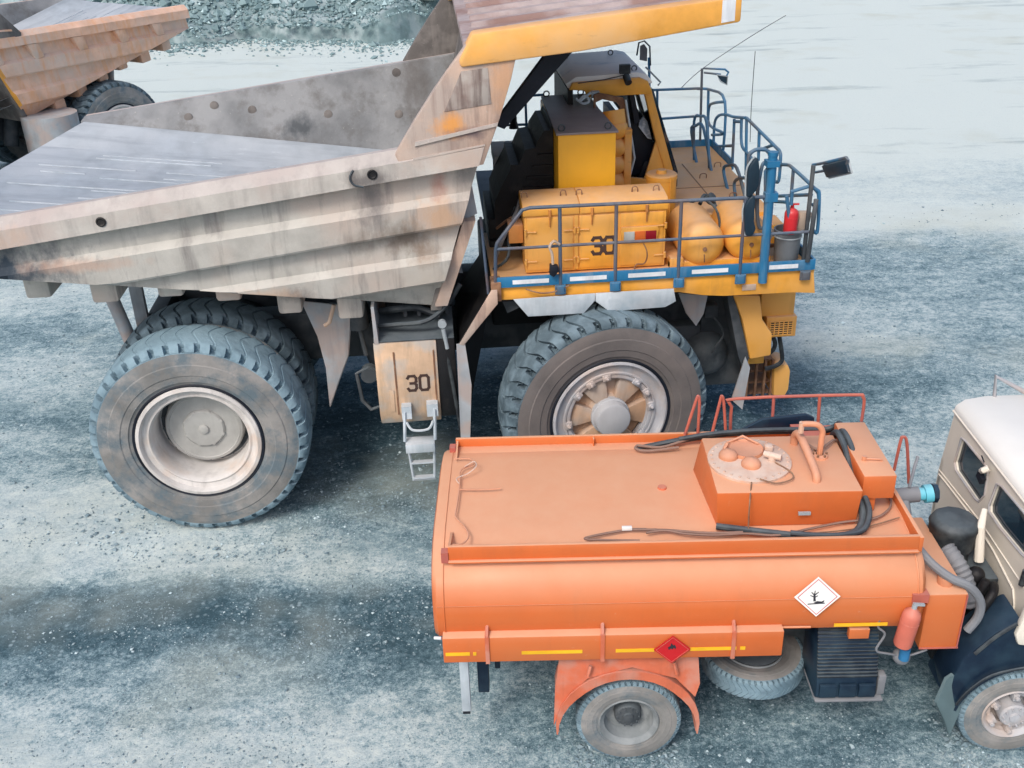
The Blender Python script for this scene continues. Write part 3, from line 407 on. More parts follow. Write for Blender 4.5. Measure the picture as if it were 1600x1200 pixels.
# ---------------- wheels
def tyre_mesh(R,W,Rb,N,name,mats,depth,sk=.9,rib=True,poc=None):
    k=R/1.53; wv=W/.85
    # y, r, radial groove, skew, sidewall flag, pocket depth
    half=[(.17,.87,0,0,1,0),(.06,.90,0,0,1,0),(.04,.96,0,0,1,0),(.022,.97,0,0,1,0),(.012,1.06,0,0,1,0),(.0,1.075,0,0,1,0),(-.004,1.16,0,0,1,0),(-.004,1.22,0,0,1,0),(.008,1.235,0,0,1,0),(.012,1.30,0,0,1,0),(.03,1.36,0,0,1,0),(.038,1.385,0,0,1,0),(.04,1.395,0,0,0,0),(.048,1.405,.25,0,0,1),(.062,1.445,.55,0,0,1),(.085,1.475,.8,.01,0,.6),(.12,1.505,.8,.06,0,.1),(.16,1.517,.75,.15,0,0),(.23,1.525,.6,.35,0,0),(.33,1.53,.5,.6,0,0),(.40,1.53,.35,.72,0,0)]
    if poc is None: poc=.075
    prof=[(y*wv,(r if r>1.2 else lerp(Rb/k,1.2,(r-.87)/(1.2-.87)) if r>=.87 else r)*k,g,s,mi,pk) for y,r,g,s,mi,pk in half]
    prof+= [(W-y,r,g,s,mi,pk) for y,r,g,s,mi,pk in prof[::-1]]
    fr=[0,.02,.15,.17,.36,.39,.7]; vs=[]; npf=len(prof)
    rs=random.Random(3)
    for i in range(N):
        for f in fr:
            gg=1 if f in (.02,.15) else 0; pp=1 if f in (.02,.15,.17,.36) else 0
            for j,(y,r,g,s,mi,pk) in enumerate(prof):
                side=1 if j<npf//2 else -1
                a=2*math.pi*(i+f+s*sk+(0.5 if side<0 else 0)*0)/N
                r2=r-depth*g*gg-(pk*.02*k if pp else 0)
                y2=y+(pk*poc*k*side if pp else -.01*k*side*(pk>0))
                vs.append((math.cos(a)*r2,y2,math.sin(a)*r2))
    n=N*len(fr); fs=[]; mi=[]
    for i in range(n):
        for j in range(npf-1):
            fs.append((i*npf+j,i*npf+j+1,((i+1)%n)*npf+j+1,((i+1)%n)*npf+j)); mi.append(1 if prof[j][4] and prof[j+1][4] else 0)
    b=MB(); b.add(vs,fs); b.mi=mi
    # inner ring so the tyre is closed at the bead
    return b.mesh(name,mats,smooth=28)
def obj(name,me,parent,loc=(0,0,0),rot=(0,0,0)):
    o=bpy.data.objects.new(name,me); COL.objects.link(o); o.parent=parent; o.location=loc; o.rotation_euler=rot; return o
TY=tyre_mesh(1.53,.86,.86,42,'tyre',['tyre','sidewall'],.06)
TYF=tyre_mesh(1.53,.86,.86,40,'tyre',['tyre','sidewall_dark'],.075,poc=.11)
TYD=tyre_mesh(1.53,.86,.86,44,'tyre',['tyre_dusty','sidewall'],.017,poc=.085)
def rear_rim_mesh():
    b=MB(); b.lathe([(.86,.17),(.875,.055),(.865,.03),(.82,.02),(.80,.05),(.79,.10),(.73,.115),(.70,.10),(.68,.12),(.665,.2),(.655,.45),(.65,.62),(.60,.66),(.2,.68)],(0,0,0),seg=64); return b.mesh('rim','rim_pale')
def rear_hub_mesh():
    b=MB(); b.lathe([(.56,.68),(.56,.5),(.54,.46),(.50,.445),(.49,.46),(.30,.46),(.29,.43),(.27,.415),(.075,.415),(.07,.39),(.055,.38),(.001,.38)],(0,0,0),seg=48)
    for k in range(8):
        a=2*math.pi*(k+.5)/8; b.sphere((math.cos(a)*.27,.43,math.sin(a)*.27),.035,8,5,(1,.5,1))
    return b.mesh('hub','hub_grey')
def lock_ring(): 
    b=MB(); b.lathe([(.845,.06),(.90,.035),(.915,.05),(.90,.07)],(0,0,0),seg=64); return b.mesh('lock_ring','navy_black')
def bolts_mesh(N,r,y,s,name,mt):
    b=MB(); b.lathe([(r-s*1.3,y+.045),(r-s*1.3,y+.01),(r+s*1.3,y+.01),(r+s*1.3,y+.045)],(0,0,0),seg=36)
    for k in range(N):
        a=2*math.pi*(k+.3)/N; c=(math.cos(a)*r,y,math.sin(a)*r); b.tube([(c[0],y+.04,c[2]),(c[0],y-s*.5,c[2])],s,6)
    return b.mesh(name,mt)
RIM=rear_rim_mesh(); HUB=rear_hub_mesh(); LOCK=lock_ring(); RBOLT=bolts_mesh(22,.61,.62,.028,'bolts','dark_steel')
def dump_wheel(parent,x,y,far=False,rot=0.,steer=0,front=False,dusty=False,bare=False):
    w_=empty('wheel',parent,(x,y,1.53),rz=(math.pi if far else 0)+steer)
    t=obj('tyre',TYF if front else (TYD if dusty else TY),w_,rot=(0,rot,0))
    if bare:
        obj('rim',RIM,w_,rot=(0,rot,0)); return w_
    if not front:
        r=obj('rim',RIM,w_); obj('lock_ring',LOCK,w_); h=obj('hub',HUB,w_); obj('bolt_ring',RBOLT,w_)
    else:
        obj('rim',FRIM,w_); obj('lock_ring',LOCK,w_); obj('hub',FHUB,w_,rot=(0,.3,0)); obj('hub_cap',FCAP,w_); obj('bolt_ring',FBOLT,w_)
    return w_
b=MB(); b.lathe([(.86,.2),(.872,.06),(.86,.03),(.835,.02),(.815,.035),(.80,.06),(.78,.075),(.70,.09),(.69,.07),(.665,.07),(.655,.10),(.60,.12),(.575,.12),(.57,.22)],(0,0,0),seg=64); FRIM=b.mesh('rim','rim_grey')
b=MB()
b.lathe([(.575,.24),(.5,.25),(.3,.22),(.28,.1),(.001,.1)],(0,0,0),seg=48)
for k in range(6):
    a=2*math.pi*k/6+.2
    P=lambda r_,t,yy:(math.cos(a)*r_-math.sin(a)*t,yy,math.sin(a)*r_+math.cos(a)*t)
    b.hexa([P(.24,-.085,.26),P(.24,.085,.26),P(.575,.20,.26),P(.575,-.20,.26),P(.24,-.085,.10),P(.24,.085,.10),P(.575,.20,.15),P(.575,-.20,.15)])
FHUB=b.mesh('hub','disc_orange',bevel=.012)
b=MB(); b.lathe([(.285,.14),(.285,.06),(.265,.05),(.26,-.05),(.25,-.085),(.22,-.10),(.001,-.105)],(0,0,0),seg=48); FCAP=b.mesh('hub_cap','cap_grey')
b=MB(); b.lathe([(.60,.11),(.60,.085),(.655,.085),(.655,.11)],(0,0,0),seg=40)
for k in range(16):
    if k%4==3: continue
    a=2*math.pi*k/16+.1; c=(math.cos(a)*.625,math.sin(a)*.625)
    b.tube([(c[0],.12,c[1]),(c[0],.035,c[1])],[.04,.036],8); b.tube([(c[0],.035,c[1]),(c[0],.0,c[1])],.02,6)
    t=(-math.sin(a),math.cos(a)); b.hexa([(c[0]*.93-t[0]*.06,yy,c[1]*.93-t[1]*.06) if 0 else (c[0]*q1+t[0]*q2,yy,c[1]*q1+t[1]*q2) for yy in (.09,.06) for q1,q2 in ((.92,-.06),(.92,.06),(1.07,.06),(1.07,-.06))])
FBOLT=b.mesh('bolt_ring','rim_grey',bevel=.004)

# ---------------- dump body
def build_tray(par,side='body_side',front='body_front',rail='body_rail',ribs=False):
    YC=6.1
    Zt=lambda x:5.168+.12*x; Zb=lambda x:3.66-.134*x
    lines=[(.12,5.168,.12),(.02,5.168,.12),(-.1,5.03,.12),(-.1,4.80,.124),(.10,4.77,.124),(.09,4.49,.1125),(.0,4.40,.1125),(.03,4.06,.123),(.05,4.03,.123),(.20,4.0,.12),(.20,3.72,.10),(.13,3.63,.10),(.17,3.31,.107),(.20,3.28,.107),(.36,3.25,.1)]
    def xe(a,b_): return (3.44+.32*(a-3.2))/(1-.32*b_)
    xt=-2.5
    Zy=lambda x,y:Zb(x)+.37*(.55-y)
    def sidewall():
        rows=[]
        NS=24
        for i in range(NS+1):
            s=i/NS; row=[]; cut=None
            for y,a,b_ in lines:
                x=lerp(xt,xe(a,b_),s); z=a+b_*x
                zb=Zy(x,y)
                if cut is None and z<zb and row:
                    p=row[-1]; d0=p[2]-Zy(p[0],p[1]); t=d0/max(1e-6,d0-(z-zb)); cut=(lerp(p[0],x,t),lerp(p[1],y,t),0); cut=(cut[0],cut[1],Zy(cut[0],cut[1]))
                row.append((x,y,z) if cut is None else cut)
            xb=lerp(xt,3.44+.32*(Zb(3.4)-3.2),s)
            if cut is not None:
                k=[j for j in range(len(row)) if row[j]==cut]
                for n_,j in enumerate(k): t=n_/len(k); row[j]=(lerp(cut[0],xb,t),lerp(cut[1],.55,t),lerp(cut[2],Zb(xb),t)-.002*n_)
            row.append((xb,.55,Zb(xb)-.01)); 
            # inner side, back up to the rail
            row.append((xb,.58,Zb(xb))); row.append((lerp(xt,3.7,s),.42,4.475-.147*lerp(xt,3.7,s)))
            x0=lerp(xt,xe(5.168,.12),s); row.append((x0,.16,Zt(x0)-.02 if s>.02 else Zt(x0)-.0))
            rows.append(row)
        b=MB(); b.loft(rows,closed=True); n=len(rows[0]); N0=len(rows)-1
        b.add([p for p in rows[0]],[tuple(range(n))]); b.add([p for p in rows[-1]],[tuple(range(n))[::-1]])
        # material by column
        mi=[]
        for i in range(N0):
            for k in range(n):
                m_=0
                if k in (0,1,2): m_=1
                elif k>=len(lines)+1: m_=2
                elif 0: m_=3
                elif k==n-1: m_=1
                mi.append(m_)
        b.mi=mi+[0,3]
        return b
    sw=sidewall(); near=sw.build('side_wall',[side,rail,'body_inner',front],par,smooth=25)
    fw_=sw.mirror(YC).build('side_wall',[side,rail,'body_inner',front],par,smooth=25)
    for hx,hz in [(-0.696, 4.794), (-0.237, 4.961), (0.413, 4.863), (1.728, 4.733), (2.966, 4.673), (2.977, 5.373)]:
        yy=YC-(.16+(.42-.16)*max(0,min(1,(Zt(hx)-hz)/(Zt(hx)-(4.475-.147*hx)))))
        b=MB(); b.lathe([(.001,-.012),(.06,-.012),(.075,-.004),(.075,.02)],(hx,yy-.006,hz),seg=16); b.build('wear_plug','headboard_inner',fw_)
    # lifting holes in the rail
    for x in (-.62,2.78):
        b=MB(); b.lathe([(.065,-.012),(.05,-.02),(.035,-.008),(.001,-.006)],(x,-.1,4.93+.124*x),seg=14); b.build('lifting_eye','black_oil',near)
    if not ribs:
        b=MB(); b.tube(smooth_path([(2.55,-.10,5.34),(2.50,-.115,5.25),(2.54,-.115,5.16),(2.66,-.11,5.12)],4),.014,6); b.build('welded_bracket','dark_steel',near)
    if ribs:
        for x in (-1.4,-.1,1.3,2.7,3.9):
            b=MB(); b.hexa([(x,-.08,4.79+.124*x),(x+.34,-.08,4.79+.124*(x+.34)),(x+.34,.14,4.79+.124*x),(x,.14,4.79+.124*x),(x-.22+.1,.0,4.42+.1125*x),(x+.16,.0,4.42+.1125*x),(x+.16,.16,4.42+.1125*x),(x-.12,.16,4.42+.1125*x)])
            b.mirror(YC).build('rib',side,par,bevel=.01); 
    # floor: two bevel strips and a V floor
    xs_=np.linspace(0,1,14); Zi=lambda x:4.475-.147*x; Zc=lambda x:4.215-.123*x
    rows=[]
    for s in xs_:
        def p(y,x0,zf):
            x=lerp(x0,3.85,s); return (x,y,zf(x))
        rows.append([p(.43,-2.45,Zi),p(1.0,-3.04,Zc),p(2.0,-3.38,lambda x:Zc(x)-.14),p(3.05,-3.5,lambda x:Zc(x)-.2),p(4.1,-3.38,lambda x:Zc(x)-.14),p(5.1,-3.04,Zc),p(5.67,-2.45,Zi)])
    low=[[ (a,b_,c-.22) for a,b_,c in r] for r in rows]
    b=MB(); b.loft(rows); b.loft(low); n=7
    b.add(rows[0]+low[0],[(i,i+1,n+i+1,n+i) for i in range(n-1)])
    fl=b.build('floor','floor_steel',par,smooth=20)
    b=MB(); rw_=random.Random(5)
    for y in (1.15,1.38,1.75,1.9,2.15,2.5,2.62,3.05,3.4,3.5,3.95,4.1,4.35,4.75,4.86):
        z=lambda x:Zc(x)-.14-.06*(1-abs(y-3.05)/1.0)*(abs(y-3.05)<1.05)+ (abs(y-3.05)>1.05)*.14*(abs(y-3.05)-1.05)/1.0+.004
        x0=-3.3+rw_.uniform(0,1.5)
        while x0<3.2:
            x1=min(3.4,x0+rw_.uniform(.5,2.6)); w_=rw_.uniform(.004,.016); yo=y+rw_.uniform(-.02,.02)
            b.hexa([(x0,yo-w_,z(x0)-.02),(x1,yo-w_,z(x1)-.02),(x1,yo+w_,z(x1)-.02),(x0,yo+w_,z(x0)-.02),(x0,yo-w_,z(x0)+.007),(x1,yo-w_,z(x1)+.007),(x1,yo+w_,z(x1)+.007),(x0,yo+w_,z(x0)+.007)])
            x0=x1+rw_.uniform(.1,1.4)
    b.build('wear_bar','plate_white',fl)
    # cross beams under the floor
    for x0,x1,z0,z1 in ((-2.02,-1.68,3.64,4.0),(-1.17,-.81,3.52,3.85),(-.29,.05,3.55,3.75),(.47,.81,3.44,3.62),(1.28,1.61,3.20,3.55),(2.09,2.44,3.07,3.4)):
        b=MB(); b.box(x0,x1,.50,5.6,z0,z1); b.build('cross_beam','body_side' if not ribs else side,par,bevel=.05)
    b=MB(); b.box(-2.3,3.5,2.1,2.5,3.3,3.75); b.box(-2.3,3.5,3.6,4.0,3.3,3.75); b.build('stringer','dark_steel',par)
    # headboard
    xf=lambda z:3.44+.32*(z-3.2)
    b=MB(); b.hexa([(xf(3.15)-.05,.45,3.15),(xf(3.15)+.1,.45,3.15),(xf(3.15)+.1,5.65,3.15),(xf(3.15)-.05,5.65,3.15),(xf(6.85)-.3,-.02,6.78),(xf(6.85)-.12,-.02,6.78),(xf(6.85)-.12,6.12,6.78),(xf(6.85)-.3,6.12,6.78)])
    hbd=b.build('headboard','headboard_inner',par,bevel=.01)
    b=MB(); 
    for y in (.32,):
        b.hexa([(xf(3.2)+.0,.36,3.25),(xf(3.2)+.17,.36,3.25),(xf(3.2)+.17,.6,3.25),(xf(3.2),.6,3.25),(xf(4.6)+.0,.2,4.5),(xf(4.6)+.16,.2,4.5),(xf(4.6)+.16,.5,4.5),(xf(4.6),.5,4.5)])
    b.build('corner_post','body_front',hbd)
    # cheeks
    ck=[(3.08,5.50),(3.35,5.90),(3.62,6.27),(4.10,6.86),(4.60,6.86),(4.62,6.62),(4.55,6.35),(4.39,5.87),(4.17,5.32),(3.2,5.20)]
    for mir in (0,1):
        b=MB(); b.prism(ck,-.09,.08)
        if mir: b=b.mirror(YC)
        c=b.build('cheek_plate',[front] if not mir else ['headboard_inner'],par,bevel=.012)
        b=MB(); b.prism([(3.72,6.0),(4.30,6.07),(4.27,6.50),(3.95,6.47)],-.10,-.085)
        if mir: b=b.mirror(YC)
        b.build('patch_plate','patch_brown' if not mir else 'headboard_inner',c,bevel=.004)
        b=MB(); b.prism([(3.33,5.60),(4.36,5.80),(4.37,5.84),(3.34,5.65)],-.115,-.085); b.prism([(3.3,5.42),(4.2,5.56),(4.2,5.58),(3.3,5.45)],-.105,-.085)
        if mir: b=b.mirror(YC)
        b.build('stiffener',rail,c)
    # canopy
    zt=lambda x:6.88+.09*(x-4.1); 
    beam=[(4.10,6.90),(7.32,7.19),(7.32,6.90),(5.37,6.64),(3.95,6.52),(3.93,6.60)]
    for mir in (0,1):
        b=MB(); b.prism(beam,-.13,.16)
        if mir: b=b.mirror(YC)
        bo=b.build('canopy_beam','beam_orange',par,bevel=.03)
        b=MB(); b.prism([(7.08,6.90),(7.24,6.92),(7.24,7.17),(7.08,7.155)],-.135,-.125)
        if mir: b=b.mirror(YC)
        b.build('bare_patch','label_white',bo)
    b=MB(); b.hexa([(4.0,.1,6.68),(7.26,.1,6.99),(7.26,6.0,6.99),(4.0,6.0,6.68),(4.0,.1,6.77),(7.26,.1,7.08),(7.26,6.0,7.08),(4.0,6.0,6.77)])
    cp=b.build('canopy_plate','canopy_top',par)
    for i in range(9):
        y=.55+i*.6; b=MB(); b.hexa([(4.15,y,6.77),(7.2,y,7.06),(7.2,y+.09,7.06),(4.15,y+.09,6.77),(4.15,y+.02,6.84),(7.2,y+.02,7.13),(7.2,y+.07,7.13),(4.15,y+.07,6.84)]); b.build('canopy_rib','canopy_top',cp)
    b=MB(); b.poly3([(4.36,.7,5.62),(4.50,.7,5.56),(5.46,.7,6.56),(5.13,.7,6.56)],(0,.16,0)); b.build('canopy_strut','navy_black',par)
    b=MB(); b.poly3([(4.36,5.4,5.62),(4.50,5.4,5.56),(5.46,5.4,6.56),(5.13,5.4,6.56)],(0,.16,0)); b.build('canopy_strut','navy_black',par)

# ---------------- the dump truck
DX,DY,DYAW=-4.4322,12.5609,.0655
truck=empty('dump_truck',loc=(DX,DY,0),rz=DYAW)
tag(truck,'giant yellow mining dump truck number 30 with pale dusty dump body, behind the orange tanker','dump truck','giant mining dump trucks')
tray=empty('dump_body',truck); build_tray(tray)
dump_wheel(truck,0,0,dusty=True,rot=.03); dump_wheel(truck,0,.98,rot=.1,bare=True)
dump_wheel(truck,0,6.1,far=True,rot=.2); dump_wheel(truck,0,5.12,far=True,rot=.3,bare=True)
dump_wheel(truck,5.856,-.05,front=True,steer=.166,rot=.05); dump_wheel(truck,5.856,6.15,front=True,far=True,steer=.166)
# chassis
b=MB()
for y in (2.15,3.55): b.box(-1.1,8.3,y,y+.4,1.7,2.5)
b.box(-1.1,-.85,2.15,3.95,1.7,2.5); b.box(3.2,3.6,2.2,3.9,1.2,2.9); b.box(7.6,8.4,1.9,4.2,.9,2.9); b.build('chassis_frame','dark_steel',truck,bevel=.03)
b=MB(); b.tube([(0,.7,1.53),(0,1.9,1.53),(0,2.4,1.53),(0,3.7,1.53),(0,4.2,1.53),(0,5.4,1.53)],[.55,.55,.75,.75,.55,.55],24); b.build('rear_axle','dark_steel',truck)
b=MB(); b.tube([(5.856,.4,1.5),(5.856,5.7,1.5)],.24,16); b.box(5.5,6.2,1.0,1.5,1.2,2.6); b.box(5.5,6.2,4.6,5.1,1.2,2.6); b.build('front_axle','dark_steel',truck,bevel=.02)
b=MB(); b.box(4.2,7.4,2.2,3.9,1.9,3.3); b.box(4.3,5.2,1.9,2.3,2.2,3.6); b.tube([(4.8,1.9,2.9),(7.2,1.9,2.9)],.18,12); b.build('engine','black_oil',truck,bevel=.04)
for y in (1.75,4.35):
    b=MB(); b.tube([(2.6,y,1.6),(2.35,y,2.5)],.2,16); b.tube([(2.35,y,2.5),(2.1,y,3.4)],.13,12); b.build('hoist_cylinder','dark_steel',truck)
    b=MB(); b.tube([(-.9,y-.1,1.5),(-1.15,y-.1,2.4)],.16,16); b.tube([(-1.15,y-.1,2.4),(-1.3,y-.1,3.2)],.10,12); b.build('suspension_strut','grey_sheet',truck)
b=MB(); b.box(-1.12,-.93,1.95,2.05,2.3,3.5); b.build('hanger_bar','grey_sheet',truck,bevel=.01)
b=MB(); b.tube([(2.27,1.15,3.15),(2.30,1.15,2.66)],[.15,.15],18); b.tube([(2.30,1.15,2.66),(2.36,1.15,2.2)],.035,8)
b.tube([(2.2,1.05,1.95),(2.24,1.05,1.5),(2.36,1.05,1.33),(2.52,1.05,1.38),(2.55,1.05,1.95),(2.38,1.05,2.05)],.03,8,closed=True); b.cyl((2.38,1.0,1.92),(2.38,1.2,1.92),.12,14); b.build('accumulator','dark_steel',truck)
# mud flap
pts=TR['mudflap']; b=MB(); N_=5
b.poly3([(x,y+.10*math.sin((z-1.4)*1.8),z) for x,y,z in pts],(0.02,.025,0)); b.build('mud_flap','grey_sheet',truck,bevel=.006)
b=MB(); b.tube([(2.02,.75,3.2),(1.93,.72,2.95),(1.86,.72,2.90)],.03,8); b.build('flap_bracket','disc_orange',truck)
# side box with number and folding ladder
b=MB(); b.prism([(.35,2.74),(.35,1.62),(.46,1.40),(1.6,1.40),(1.6,2.9),(1.2,2.86)],2.54,3.42,'x'); bx=b.build('side_tank','box_beige',truck,bevel=.02)
b=MB(); b.prism([(.35,2.74),(.38,1.62),(.49,1.44),(1.6,1.44),(1.6,2.9),(1.2,2.86)],3.425,3.68,'x'); b.build('oily_panel','black_oil',bx,bevel=.02)
b=MB(); b.poly3([(2.545,.36,2.75),(3.67,.36,2.75),(3.67,1.2,2.875),(2.545,1.2,2.875)],(0,0,.012)); b.build('tank_top','dark_steel',bx)
for x in (2.8,3.36): b=MB(); b.box(x,x+.022,.337,.35,1.6,2.6); b.build('door_seam','rust_brown',bx)
b=MB(); b.box(2.70,2.77,.335,.35,1.65,2.0); b.build('door_handle','box_beige',bx,bevel=.01)
digits('30',2.97,1.975,.23,.13,.04,.348,.004,bx,gap=.35)
b=MB(); b.poly3([(2.56,.345,3.3),(2.60,.345,3.3),(2.62,.345,2.74),(2.56,.345,2.74)],(0,1.0,0)); b.build('side_plate','grey_sheet',bx)
for z,w0,w1 in ((3.2,2.62,3.6),):
    b=MB(); b.tube(smooth_path([(2.65,.9,3.0),(2.9,.75,3.08),(3.2,.8,3.05),(3.5,.7,2.95)],5),.05,8); b.tube(smooth_path([(2.6,.6,2.9),(2.9,.5,2.95),(3.3,.45,3.0),(3.6,.5,3.2),(3.8,.5,3.5)],5),.035,8); b.tube(smooth_path([(3.55,.4,2.6),(3.62,.35,2.0),(3.68,.35,1.4),(3.7,.4,1.15)],5),.03,8); b.build('oily_hose','black_rubber',truck)
b=MB()
for x in (3.0,3.2,3.4,3.6): b.box(x-.03,x+.03,.85,1.6,2.9,3.3)
b.box(2.7,3.7,1.3,1.8,2.85,3.35); b.build('valve_block','dark_steel',truck,bevel=.015)
b=MB(); b.cyl((3.52,.34,2.98),(3.52,.40,2.98),.06,14); b.tube([(3.53,.36,2.9),(3.57,.36,2.6)],.03,8); b.build('pull_link','mirror_rim',truck)
lad=empty('folding_ladder',truck)
b=MB(); b.box(2.86,3.0,.22,.36,1.58,1.78); b.box(3.22,3.38,.22,.36,1.60,1.80); b.tube([(2.9,.22,1.7),(2.87,.16,1.25)],.025,6); b.tube([(3.33,.22,1.72),(3.31,.16,1.25)],.025,6); b.tube(smooth_path([(2.92,.18,1.55),(3.0,.16,1.43),(3.22,.16,1.43),(3.3,.18,1.55)],4),.02,6); b.build('ladder_bracket','plate_white',lad)
b=MB(); b.box(2.88,3.30,.08,.30,1.2,1.24); b.box(2.88,3.30,.06,.09,1.10,1.24); b.build('step','plate_white',lad,bevel=.005)
b=MB(); b.tube([(2.91,.15,1.18),(2.95,.17,.58),(3.26,.17,.58),(3.29,.15,1.18)],.022,6); b.build('ladder_frame','plate_white',lad)
for z in (.88,.62):
    b=MB(); b.box(2.94,3.27,.13,.21,z-.012,z+.012); b.build('rung','plate_white',lad)
b=MB(); b.box(4.3,4.34,.2,.24,0,0.01); 
# fender sheet at rear edge of the deck
b=MB(); b.poly3([(3.70,.28,1.05),(3.72,.28,2.70),(4.22,.30,3.42),(4.24,2.2,3.42),(3.74,2.2,2.70),(3.72,2.2,1.05)],(.03,0,0)); fs_=b.build('fender_sheet','black_oil',truck)
b=MB(); b.poly3([(3.68,.26,1.05),(3.81,.26,1.05),(3.88,.26,2.05),(3.82,.26,2.70),(3.70,.26,2.70)],(0,.02,0)); b.build('fender_edge','grey_sheet',fs_)
b=MB(); b.poly3([(3.74,.25,2.70),(3.80,.25,2.68),(4.30,.25,3.28),(4.30,.25,3.48),(4.22,.25,3.48)],(0,.03,0)); b.build('fender_lip','body_front',fs_,bevel=.005)
b=MB(); b.poly3([(4.35,.6,3.26),(5.0,.6,3.3),(4.9,.6,3.18),(4.45,.6,2.98)],(0,.05,0)); b.build('torn_sheet','dark_steel',fs_)
b=MB(); b.poly3([(3.86,.35,4.62),(4.03,.35,4.92),(4.08,.35,4.55),(3.80,.35,4.42)],(0,.03,0)); b.build('gusset','grey_sheet',tray)
# deck
deck=empty('deck',truck)
b=MB(); b.box(4.25,8.72,.44,2.6,3.40,3.5); b.build('deck_plate','yellow',deck,bevel=.01)
b=MB(); b.prism([(4.24,3.47),(8.76,3.47),(8.82,3.09),(8.5,3.12),(7.5,3.13),(7.2,3.16),(6.85,3.23),(4.24,3.27)],.40,.46); sk=b.build('deck_skirt','yellow',deck,bevel=.01)
b=MB(); b.box(7.75,7.95,.385,.40,3.2,3.29); b.build('marker_lamp','disc_orange',sk,bevel=.004)
b=MB(); b.box(8.74,8.79,.44,6.1,3.08,3.5); b.build('deck_front_skirt','yellow',deck,bevel=.01)
b=MB(); b.box(4.28,8.73,.345,.38,3.47,3.62); tb=b.build('toe_board','deep_blue',deck,bevel=.004)
for a,c in ((4.52,5.02),(5.31,5.82),(6.12,6.64),(7.01,7.52),(8.1,8.51)):
    b=MB(); b.box(a,c,.339,.3445,3.515,3.575); b.build('reflector_strip','label_white',tb)
b=MB(); b.box(8.73,8.76,.36,6.1,3.47,3.62); b.build('toe_board','deep_blue',deck)
b=MB(); b.tube(smooth_path([(4.7,.33,3.44),(4.9,.33,3.37),(5.1,.33,3.38),(5.3,.33,3.46)],4),.012,6); b.build('loose_cable','rust_brown',deck)
for x in (5.176,5.94,6.83,7.70,8.62):
    b=MB(); b.box(x-.075,x+.075,.325,.343,3.33,3.47); b.box(x-.05,x+.05,.30,.325,3.34,3.46)
    for sx in (-.055,.055):
        for z in (3.35,3.45): b.cyl((x+sx,.32,z),(x+sx,.31,z),.012,6)
    b.build('rail_bracket','rail_blue',deck,bevel=.003)
b=MB(); b.box(4.22,4.36,.33,.6,3.28,3.56); b.build('corner_bracket','rust_brown',deck,bevel=.01)
rl=empty('railing',truck)
b=MB(); b.tube([(8.0,.36,4.56),(4.78,.36,4.585),(4.68,.36,4.56),(4.33,.36,4.12),(4.305,.36,4.03),(4.28,.36,3.45)],.026,8); b.build('top_rail','rail_slate',rl)
b=MB(); b.tube([(4.31,.36,4.03),(8.62,.36,4.03)],.022,8); b.build('middle_rail','rail_slate',rl)
for x in (5.18,5.94,6.82,7.69):
    b=MB(); b.tube([(x,.355,3.4),(x,.355,4.56)],.026,8); b.build('post','rail_slate',rl)
b=MB(); b.tube([(4.12,.34,4.5),(4.18,.34,3.4)],.02,6); b.build('post','rail_slate',rl)
for nm,key,r,yy in (('far_rail','far_rail',.024,0),('front_rail','front_rail',.026,0),('step_handrail','step_rail',.026,0),('gate_rail','near_rail',.026,0)):
    for P in TR[key]:
        b=MB(); b.tube(smooth_path(P,4) if len(P)>3 else P,r,8); b.build(nm,'rail_blue',rl)
b=MB(); b.tube(TR['post_blue'],.062,12); b.cyl((8.02,.36,5.12),(8.02,.36,5.17),.07,12); b.box(7.93,8.1,.28,.44,4.98,5.06); b.box(7.95,8.12,.30,.42,4.5,4.62); b.build('thick_post','deep_blue',rl)
b=MB(); b.box(8.57,8.62,.37,.42,3.6,4.95); b.tube([(8.66,.33,4.5),(8.63,.33,3.6)],.035,8); b.build('mirror_post','dark_steel',rl,bevel=.008)
for P in TR['mirror_arm']+TR['mirror_arm_far']:
    b=MB(); b.tube(P,.02,6); b.build('mirror_arm','rail_blue',rl)
def mirror_plate(name,pts,off,rim=True):
    b=MB(); b.poly3(pts,off); m_=b.build(name,'mirror_back',rl,bevel=.03 if len(pts)==4 else .012)
    b=MB(); b.tube([Vector(p)+Vector(off) for p in pts],.014,6,closed=True); b.build('mirror_rim','mirror_rim',m_)
mirror_plate('wing_mirror',TR['mirror_rect'],(.05,.0,0)); mirror_plate('wing_mirror',TR['mirror_small'],(0,-.04,0))
for k in ('oval_a','oval_b'):
    mirror_plate('convex_mirror',smooth_path(TR[k]+[TR[k][0]],3)[:-1],(-.02,.05,0))
for k in ('antenna_a','antenna_b'):
    b=MB(); P=TR[k]; b.tube(smooth_path(P,3),.006,5); b.build('antenna','black_rubber',rl)
# low tool cabinet with doors, number and lamp cluster
cab_=empty('tool_cabinet',truck)
b=MB(); b.box(4.73,6.70,.70,1.25,3.53,4.40); b.build('cabinet_box','yellow',cab_,bevel=.012)
for a,c in ((4.71,5.49),(5.495,6.72)):
    b=MB(); b.prism([(.665,4.36),(.665,4.46),(.74,4.515),(1.0,4.55),(1.27,4.555),(1.27,4.36)],a,c,'x'); b.build('lid','yellow',cab_,bevel=.012)
for a,c in ((4.76,5.40),(5.49,6.02),(6.06,6.66)):
    b=MB(); b.box(a,c,.682,.70,3.57,4.33); d_=b.build('cabinet_door','yellow',cab_,bevel=.006)
b=MB(); b.box(5.42,5.47,.678,.70,3.56,4.34); b.build('door_strip','yellow',cab_)
for x in (5.08,5.66,6.42):
    b=MB(); b.tube([(x,.66,4.44),(x,.655,4.34)],.022,6); b.tube([(x,.66,4.34),(x,.665,4.20)],.010,6); b.build('lid_latch','dull_orange',cab_)
